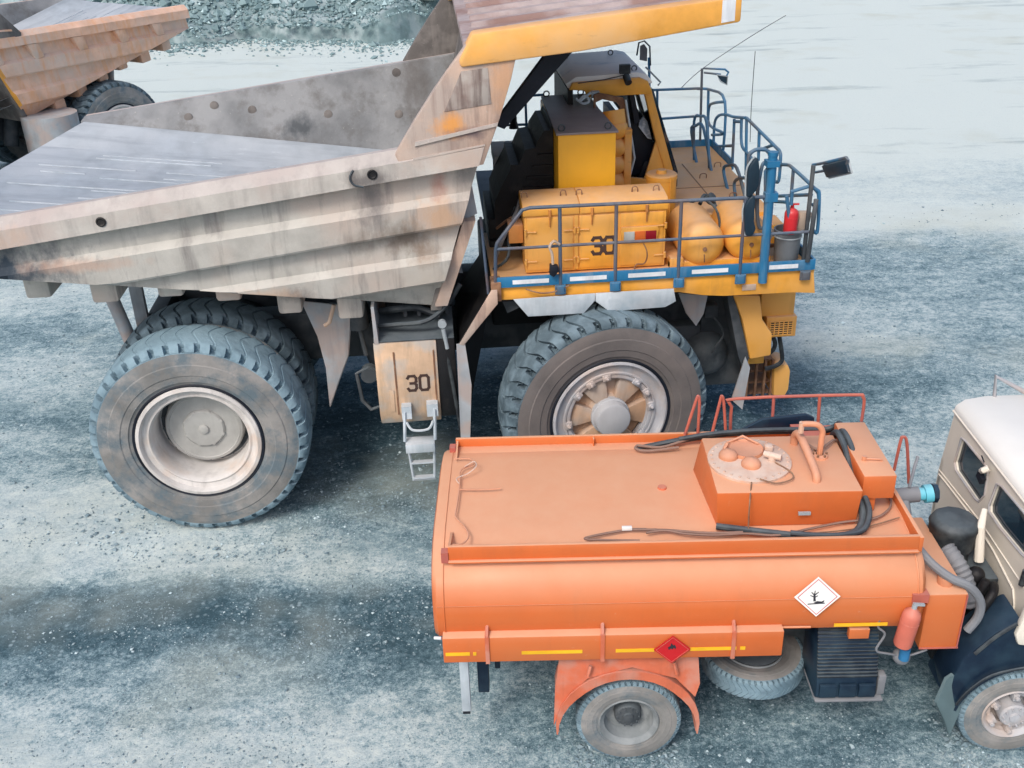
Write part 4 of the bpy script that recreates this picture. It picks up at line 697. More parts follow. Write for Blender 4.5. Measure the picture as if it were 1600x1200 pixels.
for x,sg in ((4.74,1),(5.42,-1),(5.47,1),(6.69,-1)):
    for z in (4.13,3.70): b=MB(); b.tube([(x,.675,z),(x+sg*.15,.665,z)],.012,6); b.cyl((x,.665,z-.04),(x,.665,z+.04),.02,8); b.build('hinge','yellow',cab_)
for x in (4.76,5.3,5.52,6.3,6.6): b=MB(); b.tube(smooth_path([(x-.04,.95,4.54),(x-.03,.95,4.61),(x+.03,.95,4.61),(x+.04,.95,4.54)],3),.009,5); b.build('lid_handle','rust_brown',cab_)
digits('30',5.665,3.765,.235,.14,.045,.681,.004,cab_,gap=.25)
lb=empty('lamp_cluster',cab_)
b=MB(); b.prism([(6.07,4.14),(6.57,4.14),(6.59,4.09),(6.56,3.93),(6.08,3.93),(6.05,4.09)],.63,.682); b.build('lamp_housing','yellow',lb,bevel=.006)
for x,mm in ((6.1,'lamp_clear'),(6.255,'lamp_orange'),(6.405,'lamp_red')):
    b=MB(); b.box(x,x+.148,.615,.632,3.945,4.08); b.build('lens',mm,lb,bevel=.006)
b=MB(); b.tube(smooth_path(TR['work_lamp_cable'],4),.010,6); b.build('lamp_cable','rust_brown',cab_)
b=MB(); b.box(4.52,4.72,.8,1.1,3.94,4.2); b.build('small_box','dull_orange',truck,bevel=.01)
wl=empty('work_lamp',truck)
b=MB(); b.prism([(5.03,3.80),(5.14,3.78),(5.15,3.70),(5.08,3.62),(5.02,3.66)],.25,.34); b.build('lamp_head','navy_black',wl,bevel=.01)
b=MB(); b.tube(smooth_path([(5.07,.28,3.80),(5.06,.28,3.95),(5.03,.28,4.05),(5.09,.3,4.12),(5.17,.33,4.06)],4),[.02]*17,6); b.build('lamp_wire','cardboard',wl)
# tall cabinet
tc_=empty('electrical_cabinet',truck)
b=MB(); b.box(5.30,6.12,1.5,3.85,3.5,5.24); b.build('cabinet_box','bright_yellow',tc_,bevel=.012)
b=MB(); b.prism([(5.27,1.46),(6.15,1.46),(6.05,3.95),(5.32,3.95)],5.245,5.275,'z'); b.build('cabinet_roof','cabinet_top',tc_,bevel=.006)
for x,y in ((5.36,1.58),(6.02,1.58),(5.40,3.85),(5.95,3.85)): b=MB(); b.tube([(x+.045*math.cos(a),y,5.32+.045*math.sin(a)) for a in np.linspace(0,6.28,11)[:-1]],.012,5,closed=True); b.build('lifting_ring','dark_steel',tc_)
b=MB(); b.prism([(4.40,3.5),(4.40,4.15),(4.49,4.35),(4.65,4.64),(4.66,4.72),(4.78,4.71),(4.88,4.93),(5.03,4.95),(5.05,5.03),(5.16,5.19),(5.24,5.19),(5.27,5.26),(5.29,5.26),(5.29,3.5)],2.0,3.3); ra=b.build('radiator_louvre','black_oil',truck,smooth=0)
for i in range(8):
    b=MB(); z=3.7+i*.16; b.box(4.5+i*.08,5.28,1.96,2.0,z,z+.04); b.build('louvre_slat','black_oil',ra)
b=MB(); b.box(4.3,5.28,2.0,3.5,3.4,3.9); b.box(4.75,5.28,1.3,2.0,3.5,4.3); b.build('engine_cover','black_oil',truck,bevel=.02)
for P_,r_,m_ in (([(4.35,1.2,3.6),(4.45,1.0,3.95),(4.65,1.15,4.25),(4.75,1.6,4.3)],.03,'hose_grey'),([(4.3,.95,3.52),(4.5,.8,3.75),(4.55,1.3,4.0),(4.7,1.9,4.1)],.022,'black_rubber'),([(4.4,1.6,3.9),(4.6,1.3,4.15),(4.9,1.35,4.2),(5.2,1.42,4.0)],.02,'rust_brown'),([(6.75,1.3,3.62),(6.8,1.5,4.1),(6.7,1.8,4.35)],.018,'black_rubber'),([(7.55,.9,3.62),(7.55,1.15,4.1),(7.4,1.5,4.2),(7.2,1.8,4.0)],.018,'black_rubber')):
    b=MB(); b.tube(smooth_path(P_,5),r_,7); b.build('engine_hose',m_,truck)
b=MB(); b.box(4.50,5.08,3.3,4.25,4.3,4.5); b.build('rear_box','rim_pale',truck,bevel=.01)
b=MB(); b.box(4.52,5.2,3.35,4.2,3.5,4.29); b.build('rear_box_base','rust_brown',truck)
b=MB(); b.tube([(4.98,5.4,4.42),(4.98,5.4,4.55),(4.99,5.4,4.62)],[.09,.06,.05],10); b.box(4.93,5.03,5.35,5.45,4.62,4.72); b.build('horn','navy_black',truck)
b=MB(); prof=[]; 
zc=5.0
for i in range(5):
    z=4.98-i*.27
    prof+= [(.12,z+.135),(.19,z+.07),(.205,z),(.19,z-.07)]
b.lathe(prof[::-1],(6.32,2.75,0),'z',20,cap=True); b.cyl((6.32,2.75,5.05),(6.30,2.8,5.25),.17,18); b.build('intake_bellows','yellow',truck)
b=MB(); b.box(6.45,6.56,2.6,2.75,3.5,5.0); b.build('cab_post','beam_orange',truck,bevel=.008)
b=MB(); b.lathe([(.001,3.5),(.225,3.5),(.225,4.40),(.235,4.40),(.235,4.46),(.21,4.48),(.08,4.48),(.07,4.53),(.001,4.53)],(6.9,2.0,0),'z',28); b.tube([(6.99,1.79,4.47),(6.99,1.77,3.9)],.012,5); b.build('oil_drum','yellow',truck)
# two air tanks
for cx,cz,r in ((7.215,3.83,.325),(7.87,3.86,.315)):
    at_=empty('air_tank',truck)
    b=MB(); b.lathe([(.001,1.78),(r*.5,1.74),(r*.85,1.66),(r,1.52),(r,.72),(r*.93,.63),(r*.75,.565),(r*.45,.52),(.001,.505)],(cx,0,cz),seg=36); b.build('tank_shell','yellow',at_,smooth=40)
    b=MB(); b.cyl((cx,.50,cz-.02),(cx,.48,cz-.02),.03,10); b.tube([(cx,.51,cz-.1),(cx+.01,.52,cz-.22)],.008,5); b.build('drain_plug','rust_brown',at_)
b=MB(); b.box(6.76,8.2,.62,1.5,3.5,3.60); b.box(6.76,6.95,.6,.75,3.5,3.66); b.build('tank_cradle','yellow',truck,bevel=.01)
b=MB(); b.tube(smooth_path([(7.4,1.6,4.1),(7.5,1.75,4.18),(7.62,1.7,4.1),(7.66,1.5,3.95)],4),.03,8); b.cyl((7.55,1.7,4.12),(7.6,1.65,4.18),.08,10); b.build('air_fitting','black_rubber',truck)
# hood and platforms at the front
b=MB(); b.box(7.15,8.55,1.75,4.55,3.5,3.88); hd=b.build('engine_hood','yellow',truck,bevel=.015)
b=MB(); b.box(7.8,7.815,1.8,4.5,3.88,3.886); b.box(7.2,8.5,3.1,3.115,3.88,3.886); b.build('hood_seam','rust_brown',hd)
for x,y in ((7.45,2.2),(8.1,2.5),(7.9,3.6),(8.3,4.2)): b=MB(); b.tube(smooth_path([(x,y,3.88),(x+.01,y,3.95),(x+.1,y,3.95),(x+.11,y,3.88)],3),.009,5); b.build('hood_handle','rust_brown',hd)
b=MB(); b.box(8.1,8.6,1.3,1.75,3.5,3.82); b.build('hood_step','yellow',truck,bevel=.01)
b=MB(); b.box(7.1,8.72,4.6,6.1,3.5,3.74); b.build('far_platform','yellow',truck,bevel=.012)
b=MB(); b.box(7.3,8.73,6.1,6.14,3.70,3.86); b.box(8.73,8.76,4.7,6.1,3.62,3.86); b.build('far_toe_board','deep_blue',truck)
b=MB(); b.box(4.3,8.72,2.6,6.1,3.38,3.49); b.build('deck_base','dark_steel',truck)
b=MB(); b.poly3([(8.08,.9,3.9),(8.25,.9,3.95),(8.35,.9,3.85),(8.25,.9,3.72),(8.38,.9,3.6),(8.35,.9,3.5),(8.1,.9,3.5)],(0,.06,0)); b.build('torn_panel','rim_pale',truck)
b=MB(); b.box(8.1,8.34,.86,.89,3.64,3.69); b.build('panel_slot','rust_brown',truck)
# cab
cb=empty('driver_cab',truck)
b=MB(); b.prism([(5.62,5.60),(5.78,5.70),(6.72,5.73),(6.86,5.70),(6.96,5.58),(6.96,5.55),(5.66,5.53)],3.15,5.1); b.build('roof','white_roof',cb,bevel=.03)
b=MB(); b.prism([(5.66,5.52),(5.72,5.63),(6.75,5.66),(6.88,5.60),(6.95,5.44),(6.94,5.40),(5.95,5.40),(5.90,5.50)],3.08,3.15); b.build('roof_fascia','yellow',cb,bevel=.02)
b=MB(); b.prism([(6.82,5.48),(6.94,5.47),(7.33,4.2),(7.33,3.9),(7.18,3.9),(7.2,4.2),(7.03,4.7)],3.12,3.24); b.build('front_pillar','yellow',cb,bevel=.01)
b=MB(); b.prism([(7.05,4.68),(7.24,4.2),(7.24,3.5),(6.60,3.5),(6.60,4.1),(6.88,4.06)],3.14,3.2); b.build('side_panel','yellow',cb,bevel=.006)
b=MB(); b.prism([(6.94,5.47),(6.98,5.46),(7.42,4.15),(7.42,3.9),(7.36,3.9),(7.35,4.2)],3.16,5.05); b.build('windscreen','window_dark',cb)
b=MB(); b.prism([(6.90,5.5),(7.02,5.5),(7.50,4.1),(7.50,3.88),(7.40,3.88)],4.98,5.1); b.build('front_pillar','white_roof',cb)
b=MB(); b.box(5.66,7.3,5.0,5.08,3.5,4.65); b.box(5.66,5.74,3.2,5.0,3.5,5.5); b.box(6.50,6.60,3.6,5.0,3.7,4.9); b.build('cab_wall','black_oil',cb)
b=MB(); b.box(5.74,6.9,5.03,5.04,4.65,5.5); b.build('side_window','clear_pane',cb)
b=MB(); b.prism([(6.64,5.40),(6.70,5.40),(6.80,4.95),(6.72,4.9)],3.25,3.35); b.prism([(6.62,5.45),(6.72,5.45),(6.78,4.9),(6.66,4.9)],3.4,4.9); b.build('rear_pillar','navy_black',cb)
b=MB(); b.prism([(6.66,4.95),(6.80,5.0),(6.98,4.9),(7.05,4.6),(7.0,4.1),(6.7,4.05),(6.62,4.6)],3.35,4.4); b.prism([(6.9,4.3),(7.3,4.3),(7.3,4.0),(6.8,4.0)],3.3,4.9); b.build('seat','navy_black',cb,bevel=.03)
b=MB(); pts=[(6.80,3.28,4.95),(6.87,3.3,5.02),(6.93,3.28,4.94),(6.97,3.3,4.80),(7.01,3.26,4.65),(6.93,3.24,4.68),(6.84,3.25,4.80),(6.79,3.28,4.86)]; b.poly3(pts,(0,.05,0)); b.build('rag','rag_grey',cb,bevel=.01)
dr=empty('cab_door',cb)
b=MB(); o_=[(6.02,5.46),(6.10,5.49),(6.47,5.40),(6.50,5.35),(6.585,5.0),(6.66,4.48),(6.59,4.19),(6.2,4.19),(6.02,4.3)]; h_=[(6.05,5.36),(6.15,5.40),(6.36,5.345),(6.42,5.27),(6.40,5.17),(6.3,5.1),(6.15,5.08),(6.04,5.12)]
n_=len(o_); 
# ring plate between the outline and the window hole
ring=[]
hh_=h_+[h_[-1]]
vs=[(x,2.9,z) for x,z in o_]+[(x,2.9,z) for x,z in h_]; 
bmx=bmesh.new(); vo_=[bmx.verts.new(v) for v in vs]
es=[bmx.edges.new((vo_[i],vo_[(i+1)%n_])) for i in range(n_)]+[bmx.edges.new((vo_[n_+i],vo_[n_+(i+1)%len(h_)])) for i in range(len(h_))]
bmesh.ops.triangle_fill(bmx,edges=es,use_beauty=True); r_=bmesh.ops.extrude_face_region(bmx,geom=list(bmx.faces)); bmesh.ops.translate(bmx,vec=(0,.07,0),verts=[g for g in r_['geom'] if isinstance(g,bmesh.types.BMVert)]); bmesh.ops.recalc_face_normals(bmx,faces=bmx.faces)
mm=bpy.data.meshes.new('door_frame'); bmx.to_mesh(mm); bmx.free(); mm.materials.append(MATS['rust_brown']); obj('door_frame',mm,dr)
b=MB(); b.tube([(6.50,2.88,5.38),(6.66,2.88,4.48),(6.59,2.88,4.19)],.018,6); b.build('door_seal','plate_white',dr)
b=MB(); b.box(6.45,6.6,3.16,3.24,4.0,4.1); b.build('door_step','yellow',cb)
b=MB(); b.box(6.43,6.59,3.0,3.1,5.74,5.87); b.cyl((6.53,3.05,5.70),(6.55,2.93,5.62),.055,14); b.tube([(6.5,3.02,5.72),(6.2,3.05,5.66),(5.8,3.07,5.62)],.008,5); b.build('roof_lamp','black_rubber',cb)
for x,y,z in ((5.80,4.6,5.75),(6.55,4.6,5.78),(6.70,3.3,5.76)): b=MB(); b.tube([(x+.04*math.cos(a),y,z+.04*math.sin(a)) for a in np.linspace(0,6.28,11)[:-1]],.010,5,closed=True); b.build('lifting_ring','dark_steel',cb)
b=MB(); b.tube(smooth_path([(5.75,2.95,5.42),(5.85,2.9,5.35),(5.95,2.92,5.38),(5.88,2.95,5.46),(5.8,2.92,5.38),(5.98,2.95,5.5)],4),.02,6); b.box(6.0,6.12,3.0,3.1,5.4,5.5); b.build('cable_bundle','plate_white',cb)
P=[(6.95,4.4,5.75),(6.98,4.4,5.95),(7.06,4.35,5.98),(7.14,4.3,5.9),(7.16,4.3,5.6)]
b=MB(); b.tube(P,.014,6); b.build('cab_mirror_frame','mirror_back',cb)
b=MB(); b.poly3([(7.0,4.38,5.68),(7.0,4.38,5.90),(7.06,4.36,5.93),(7.11,4.34,5.86),(7.11,4.34,5.66)],(0,.02,0)); b.build('cab_mirror','hose_grey',cb)
b=MB(); b.tube([(6.9,3.4,5.75),(7.1,3.2,5.55),(7.05,3.15,5.52)],.014,6); b.build('mirror_stay','mirror_rim',cb)
# wheel guard plates
for pts in ([(4.52,3.30),(4.72,3.03),(5.50,3.03),(5.655,3.21),(5.66,3.32)],[(5.665,3.32),(5.665,3.20),(5.86,3.035),(6.65,3.05),(6.80,3.13),(6.76,3.32)]):
    b=MB(); b.prism(pts,.32,.34); b.build('wheel_guard','plate_white',truck,bevel=.004)
b=MB(); b.box(4.3,7.1,.5,2.0,3.2,3.38); b.build('deck_underframe','black_oil',truck)
# front corner structure
b=MB(); b.poly3(TR['strut_front'],(0,.45,0)); b.build('front_strut','yellow',truck,bevel=.03)
b=MB(); b.poly3([(7.70,.95,2.95),(7.80,.95,2.95),(8.13,.95,1.86),(8.05,.95,1.65),(7.95,.95,1.9)],(0,.4,0)); b.build('strut_side','dark_steel',truck)
b=MB(); b.poly3(TR['front_flap'],(0,.03,0)); b.build('front_mud_flap','grey_sheet',truck)
b=MB(); b.poly3(TR['inner_flap'],(0,.04,0)); b.build('inner_mud_flap','grey_sheet',truck,bevel=.01)
b=MB(); b.box(8.35,8.88,1.3,1.8,2.36,3.1); b.build('lamp_bracket','yellow',truck,bevel=.015)
hl=empty('headlamp_box',truck)
b=MB(); b.box(8.45,8.92,1.25,1.8,2.02,2.36); b.build('lamp_housing','yellow',hl,bevel=.015)
b=MB(); b.box(8.50,8.85,1.235,1.252,2.07,2.29); b.build('lamp_recess','black_oil',hl)
b=MB()
for i in range(7): z=2.07+i*.037; b.box(8.49,8.86,1.22,1.236,z-.006,z+.006)
for i in range(6): x=8.5+i*.07; b.box(x-.007,x+.007,1.216,1.232,2.06,2.3)
b.build('lamp_grille','yellow',hl)
for k in ('front_hose','front_hose2'):
    b=MB(); b.tube(smooth_path(TR[k],4),.035,8); b.build('front_hose','black_rubber',truck)
b=MB(); b.box(8.28,8.55,1.5,2.0,1.45,1.95); b.build('front_bracket','yellow',truck,bevel=.02)
st=empty('front_step_cage',truck)
b=MB(); b.box(8.30,8.36,1.6,2.2,.8,1.45); b.box(8.46,8.50,1.6,1.66,.8,1.45); b.box(8.60,8.64,1.6,1.66,.8,1.45); b.box(8.72,8.76,1.6,1.66,.8,1.45); b.build('cage_bar','rust_brown',st,bevel=.006)
for z in (.82,1.02,1.22,1.42):
    b=MB(); b.box(8.32,8.76,1.7,2.1,z-.02,z+.01); b.build('step','rust_brown',st)
b=MB(); b.prism([(8.72,1.36),(8.80,1.42),(8.95,1.40),(9.0,1.28),(9.0,.95),(8.95,.83),(8.76,.83)],1.5,2.0); b.build('front_tank','yellow',truck,bevel=.03)
b=MB(); b.box(7.0,7.6,1.9,2.4,1.2,2.0); b.sphere((7.7,2.0,1.5),.4); b.box(7.55,7.75,1.5,1.7,2.3,2.5); b.tube(smooth_path([(7.7,1.5,2.3),(7.85,1.45,2.05),(7.75,1.45,1.85),(7.7,1.5,1.7)],4),.02,6); b.build('steering_gear','dark_steel',truck,bevel=.02)
# loose things on the deck
bk=empty('bucket',loc=(0,0,0)); 
def world(p): c,s=math.cos(DYAW),math.sin(DYAW); return Vector((DX+c*p[0]-s*p[1],DY+s*p[0]+c*p[1],p[2]))
bk.location=world((8.42,.62,3.5)); tag(bk,'grey metal bucket standing at the front corner of the yellow truck deck','bucket')
b=MB(); b.lathe([(.001,0),(.15,0),(.165,.02),(.185,.46),(.2,.47),(.2,.5),(.18,.5),(.16,.1),(.001,.08)],(0,0,0),'z',28); b.build('bucket_shell','bucket_grey',bk)
b=MB(); b.tube([(.19*math.cos(a),.19*math.sin(a),.4) for a in np.linspace(0,6.28,25)[:-1]],.012,5,closed=True); b.build('band','mirror_rim',bk)
def extinguisher(loc,h,r,mt,lab,tilt=(0,0,0)):
    e_=empty('fire_extinguisher'); e_.location=loc; e_.rotation_euler=tilt; tag(e_,lab,'fire extinguisher','fire extinguishers')
    b=MB(); b.lathe([(.001,0),(r*.9,0),(r,.02),(r,h*.62),(r*1.02,h*.625),(r*1.02,h*.64),(r,h*.645),(r,h*.8),(r*.85,h*.9),(r*.45,h*.97),(r*.3,h),(.001,h)],(0,0,0),'z',24); b.build('cylinder',mt,e_)
    b=MB(); b.cyl((0,0,h),(0,0,h+.04),r*.28,10); b.box(-.02,.09,-.015,.015,h+.04,h+.06); b.build('valve','mirror_rim' if mt!='extinguisher_red' else mt,e_)
    return e_
extinguisher(world((8.40,.50,3.98)),.36,.095,'extinguisher_red','bright red fire extinguisher standing in the grey bucket on the truck deck')
cbx=MB().box(-.09,.09,-.05,.05,0,.27).build('cardboard_box','cardboard',bevel=.008); cbx.location=world((8.58,.6,3.98)); cbx.rotation_euler=(.1,.12,.3); tag(cbx,'small tan cardboard box beside the red extinguisher in the bucket','box')

# ---------------- second dump truck
S2=math.radians(236); s2x,s2y=-11.27,30.96
t2=copy_tree(truck,skip=(tray,)); 
t2.rotation_euler=(0,0,S2); t2.location=(s2x+math.sin(S2)*6.1,s2y-math.cos(S2)*6.1,0)
tag(t2,'peach and grey dump truck partly out of frame at the top left corner','dump truck','giant mining dump trucks')
pv=(-2.9,4.85); th2=.11
tray2=empty('dump_body',t2); tray2.rotation_euler=(0,th2,0)
tray2.location=(-.5+pv[0]-(math.cos(th2)*pv[0]+math.sin(th2)*pv[1]),0,pv[1]-(-math.sin(th2)*pv[0]+math.cos(th2)*pv[1]))
build_tray(tray2,'truck2_side','beam_orange','truck2_side',ribs=True)
b=MB(); b.lathe([(.001,0),(.75,0),(.75,1.6),(.001,1.6)],(2.2,5.9,1.0),'z',24); b.build('side_drum','grey_sheet',t2)

# ---------------- fuel tanker
TX,TY_,TYAW=1.1208,8.0401,-.0171
tk=empty('tanker_truck',loc=(TX,TY_,0),rz=TYAW); tag(tk,'orange fuel tanker truck with a cream cab in the foreground','tanker truck')
def wT(p): c,s=math.cos(TYAW),math.sin(TYAW); return Vector((TX+c*p[0]-s*p[1],TY_+s*p[0]+c*p[1],p[2]))
YC2=2.45
half=[(1.225,2.735),(.6,2.73),(.38,2.70),(.20,2.64),(.05,2.55),(-.05,2.42),(-.10,2.27),(-.12,2.12),(-.11,1.98),(-.06,1.87),(.1,1.80),(.5,1.72),(1.225,1.68)]
sec=half+[(YC2-y,z) for y,z in half[::-1][1:-1]]
cy,cz_=1.225,2.2
rows=[]
for x,k in ((-1.94,.0),(-1.99,.5),(-1.99,.85),(-1.97,.97),(-1.93,1.0),(-1.0,1),(0,1),(1,1),(2.0,1),(2.80,1.0),(2.84,.97),(2.86,.85),(2.86,.5),(2.83,0)):
    rows.append([(x,cy+(y-cy)*max(k,.001),cz_+(z-cz_)*max(k,.001)) for y,z in sec])
b=MB(); b.loft(rows,closed=True); tank=b.build('tank','tank_orange',tk,smooth=40)
b=MB()
for x in (-1.86,2.76): b.tube([(x,y,z) for y,z in [(cy+(y-cy)*1.002,cz_+(z-cz_)*1.003) for y,z in sec]],.008,5,closed=True)
b.tube([(-1.93,-.105,2.27),(2.82,-.105,2.27)],.004,4); b.build('weld_seam','tank_orange',tank)
# top tray rims
b=MB(); b.box(-1.80,2.76,.09,.13,2.67,2.845); b.box(-1.80,2.76,.05,.095,2.67,2.69); b.build('tray_rim','tank_orange',tk,bevel=.006)
b=MB(); b.box(-1.83,2.76,2.22,2.26,2.60,2.80); b.box(-.25,-.235,2.16,2.24,2.62,2.79); b.box(-1.83,2.76,2.0,2.22,2.66,2.70); b.build('tray_rim','tank_orange',tk,bevel=.004)
b=MB(); b.box(2.76,2.80,.09,2.26,2.66,2.83); b.build('tray_rim','tank_orange',tk,bevel=.004)
for q_ in ((-1.87,-1.80,.08,.17,2.66,2.78),(-1.90,-1.83,2.12,2.22,2.62,2.74)): b=MB(); b.box(*q_); b.build('rim_bracket','pipe_red',tk)
b=MB(); b.prism([(.13,2.72),(.13,2.83),(.5,2.73)],-1.80,-1.775,'x'); b.build('rim_gusset','tank_orange',tk)
b=MB(); b.prism([(2.22,2.70),(2.22,2.78),(1.8,2.73)],-1.82,-1.80,'x'); b.build('rim_gusset','tank_orange',tk)
b=MB(); b.lathe([(.001,2.755),(.045,2.755),(.05,2.73)],(.42,1.2,0),'z',14); b.build('tank_plug','fender_orange',tk)
# dome
dm=empty('dome',tk)
b=MB(); b.hexa([(.88,.49,2.72),(2.27,.49,2.72),(2.27,1.56,2.72),(.80,1.56,2.72),(.85,.46,3.15),(2.28,.44,3.15),(2.28,1.53,3.15),(.87,1.53,3.15)]); b.build('dome_box','tank_orange',dm,bevel=.018)
b=MB(); b.box(1.66,1.78,.405,.43,2.9,2.93); b.build('name_plate','mirror_rim',dm)
b=MB(); b.lathe([(.001,3.19),(.40,3.185),(.425,3.175),(.425,3.15)],(1.28,1.03,0),'z',44)
for k in range(28): a=2*math.pi*k/28; b.cyl((1.28+.385*math.cos(a),1.03+.385*math.sin(a),3.18),(1.28+.385*math.cos(a),1.03+.385*math.sin(a),3.198),.011,6)
b.build('manhole_lid','lid_pale',dm)
b=MB(); b.lathe([(.001,3.20),(.15,3.205),(.17,3.21),(.18,3.225),(.185,3.19)],(1.27,1.18,0),'z',28); b.tube([(1.1,1.3,3.22),(1.27,1.36,3.26),(1.42,1.26,3.22)],.014,6); b.tube([(1.09,1.25,3.24),(1.05,1.2,3.2)],.02,6); b.build('filler_hatch','pipe_orange',dm)
for x,y in ((1.07,1.07),(1.27,.90)):
    b=MB(); b.lathe([(.10,3.185),(.10,3.215),(.085,3.24),(.05,3.265),(.001,3.275)],(x,y,0),'z',18); b.build('breather_cap','pipe_orange',dm)
b=MB(); b.cyl((1.50,.98,3.18),(1.50,.98,3.24),.04,10); b.tube([(1.42,1.02,3.25),(1.58,.93,3.25)],.035,8); b.box(1.46,1.54,1.13,1.2,3.18,3.26); b.build('level_sensor','lid_pale',dm,bevel=.005)
b=MB(); b.tube(smooth_path([(1.82,1.36,3.14),(1.82,1.35,3.26),(1.83,1.24,3.33),(1.84,1.0,3.31),(1.86,.78,3.25),(1.87,.66,3.20),(1.87,.63,3.14)],4),.042,12); b.build('vent_pipe','pipe_orange',dm)
b=MB(); b.tube(smooth_path([(2.02,1.1,3.14),(2.02,1.1,3.36),(2.02,1.1,3.45),(1.97,1.1,3.52),(1.88,1.1,3.54),(1.80,1.1,3.54)],4),.03,10); b.lathe([(.09,3.15),(.085,3.17),(.04,3.18)],(2.02,1.1,0),'z',16); b.build('breather_pipe','pipe_orange',dm)
for k in range(6):
    a=k*1.05; b=MB(); b.cyl((2.02+.07*math.cos(a),1.1+.07*math.sin(a),3.15),(2.02+.07*math.cos(a),1.1+.07*math.sin(a),3.195),.012,6); b.build('flange_bolt','rust_brown',dm)
b=MB(); b.cyl((1.80,1.1,3.56),(1.80,1.1,3.44),.028,8); b.build('pipe_tip','lid_pale',dm)
b=MB(); b.box(2.335,2.66,.62,1.70,2.93,3.20); b.box(2.345,2.50,.66,1.1,2.76,2.93); eb=b.build('equipment_box','tank_orange',tk,bevel=.012)
b=MB(); b.tube([(2.42,.92,3.22),(2.58,.90,3.22),(2.60,.9,3.2)],.012,6); b.cyl((2.42,.92,3.2),(2.42,.92,3.25),.025,8); b.build('box_latch','pipe_orange',eb)
b=MB(); b.box(2.0,2.33,1.6,2.2,2.72,2.9); b.build('hose_cradle','pipe_red',tk)
# thin lines on the tank top
b=MB(); b.tube(smooth_path(TR['t_tailcable'],4),.009,5); b.tube(smooth_path(TR['t_tailcable2'],4),.008,5); b.build('earth_cable','pipe_orange',tk)
b=MB(); b.tube(smooth_path([(-1.7,1.62,2.80),(-1.6,1.66,2.84),(-1.57,1.56,2.84),(-1.66,1.48,2.80),(-1.78,1.4,2.79),(-1.74,1.3,2.78)],4),.007,5); b.build('white_string','lid_pale',tk)
b=MB(); b.tube(smooth_path([(1.0+.3,.62,3.2),(1.45,.55,3.19),(1.62,.62,3.19),(1.64,.75,3.19),(1.52,.92,3.2)],4),.008,5); b.tube(smooth_path([(1.22,.62,3.17),(1.16,.38,3.1),(1.16,.36,2.9),(1.18,.33,2.78),(1.35,.28,2.76),(2.2,.35,2.76),(2.7,.5,2.78)],5),.008,5); b.build('sensor_wire','rust_brown',tk)
# side guard rails on the far side
for P in TR['t_rail']: b=MB(); b.tube(smooth_path(P,3) if len(P)>3 else P,.019,8); b.build('hand_rail','pipe_red',tk)
b=MB(); b.tube([(1.35,2.35,2.74),(2.87,2.35,2.78)],.016,6); b.build('hand_rail','pipe_red',tk)
for P in TR['t_hoops']: b=MB(); b.tube(smooth_path(P,4),.018,8); b.build('ladder_hoop','pipe_red',tk)
b=MB(); b.prism([(1.45,2.78),(1.7,2.93),(2.2,2.98),(2.3,2.93),(2.3,2.78)],2.27,2.33); b.build('far_guard','fender_blue',tk,bevel=.02)
# lower beam
bm_=MB().box(-1.89,1.47,-.20,.08,1.64,1.955).build('hose_tube','tank_orange',tk,bevel=.012)
for x in (-1.45,-.31,.98): b=MB(); b.box(x-.02,x+.02,-.215,-.19,1.63,1.97); b.tube([(x,-.20,1.965),(x+.01,-.02,2.08)],.02,6); b.build('beam_strap','fender_orange',bm_)
for a,c in TR['strips']: b=MB(); b.box(a,c,-.205,-.2005,1.735,1.775); b.build('reflective_strip','reflective_yellow',bm_)
(a,_,za),(c,_,_)=TR['strip_r']; b=MB(); b.box(a,c,-.128,-.118,1.935,1.97); b.build('reflective_strip','reflective_yellow',tk)
b=MB(); b.tube([(1.2,-.11,1.93),(1.75,-.11,1.925)],.012,6); b.build('weld_bar','tank_orange',tk)
b=MB(); b.box(2.15,2.35,-.09,-.02,1.74,1.86); b.build('tank_foot','tank_orange',tk,bevel=.005)
b=MB(); b.tube([(-1.97,-.16,1.935),(-1.90,-.18,1.945)],.016,6); b.build('tail_lamp','label_white',tk)
# hazard signs
def diamond(cx,cz,r,y,mt,name):
    o=MB().poly3([(cx-r*1.04,y,cz-.0),(cx,y,cz+r),(cx+r*1.04,y,cz),(cx,y,cz-r)],(0,-.006,0)).build(name,mt,tk,smooth=0); return o
# white plate leans with the tank side
dw=diamond(0,0,.215,0,'sign_white','hazard_sign'); dw.location=(1.765,-.137,2.325); dw.rotation_euler=(math.radians(-10),0,0)
b=MB(); Y0=-.008
def seg(x0,z0,x1,z1,t0,t1): 
    d=Vector((x1-x0,0,z1-z0)).normalized(); n_=Vector((-d.z,0,d.x)); b.poly3([(x0+n_.x*t0,Y0,z0+n_.z*t0),(x0-n_.x*t0,Y0,z0-n_.z*t0),(x1-n_.x*t1,Y0,z1-n_.z*t1),(x1+n_.x*t1,Y0,z1+n_.z*t1)],(0,-.002-random.random()*.0005,0))
seg(-.025,-.045,-.03,.02,.012,.009); seg(-.03,.02,-.06,.055,.006,.003); seg(-.03,.02,-.025,.07,.007,.003); seg(-.03,.02,.01,.055,.006,.003); seg(-.03,0,-.07,.02,.005,.003); seg(-.03,-.005,.005,.015,.005,.003)
seg(-.09,-.075,.075,-.068,.005,.004); b.poly3([(-.035,Y0,-.062),(0,Y0,-.045),(.045,Y0,-.05),(.07,Y0,-.035),(.062,Y0,-.06),(.01,Y0,-.07)],(0,-.002,0))
b.build('sign_symbol','sign_black',dw,smooth=0)
b=MB()
for s_0,s_1 in (((-.19,0),(0,.19)),((0,.19),(.19,0)),((.19,0),(0,-.19)),((0,-.19),(-.19,0))): seg(s_0[0],s_0[1],s_1[0],s_1[1],.0025,.0025)
b.build('sign_border','sign_red',dw,smooth=0)
drd=diamond(0,0,.175,0,'sign_red','hazard_sign'); drd.location=(.376,-.222,1.777)
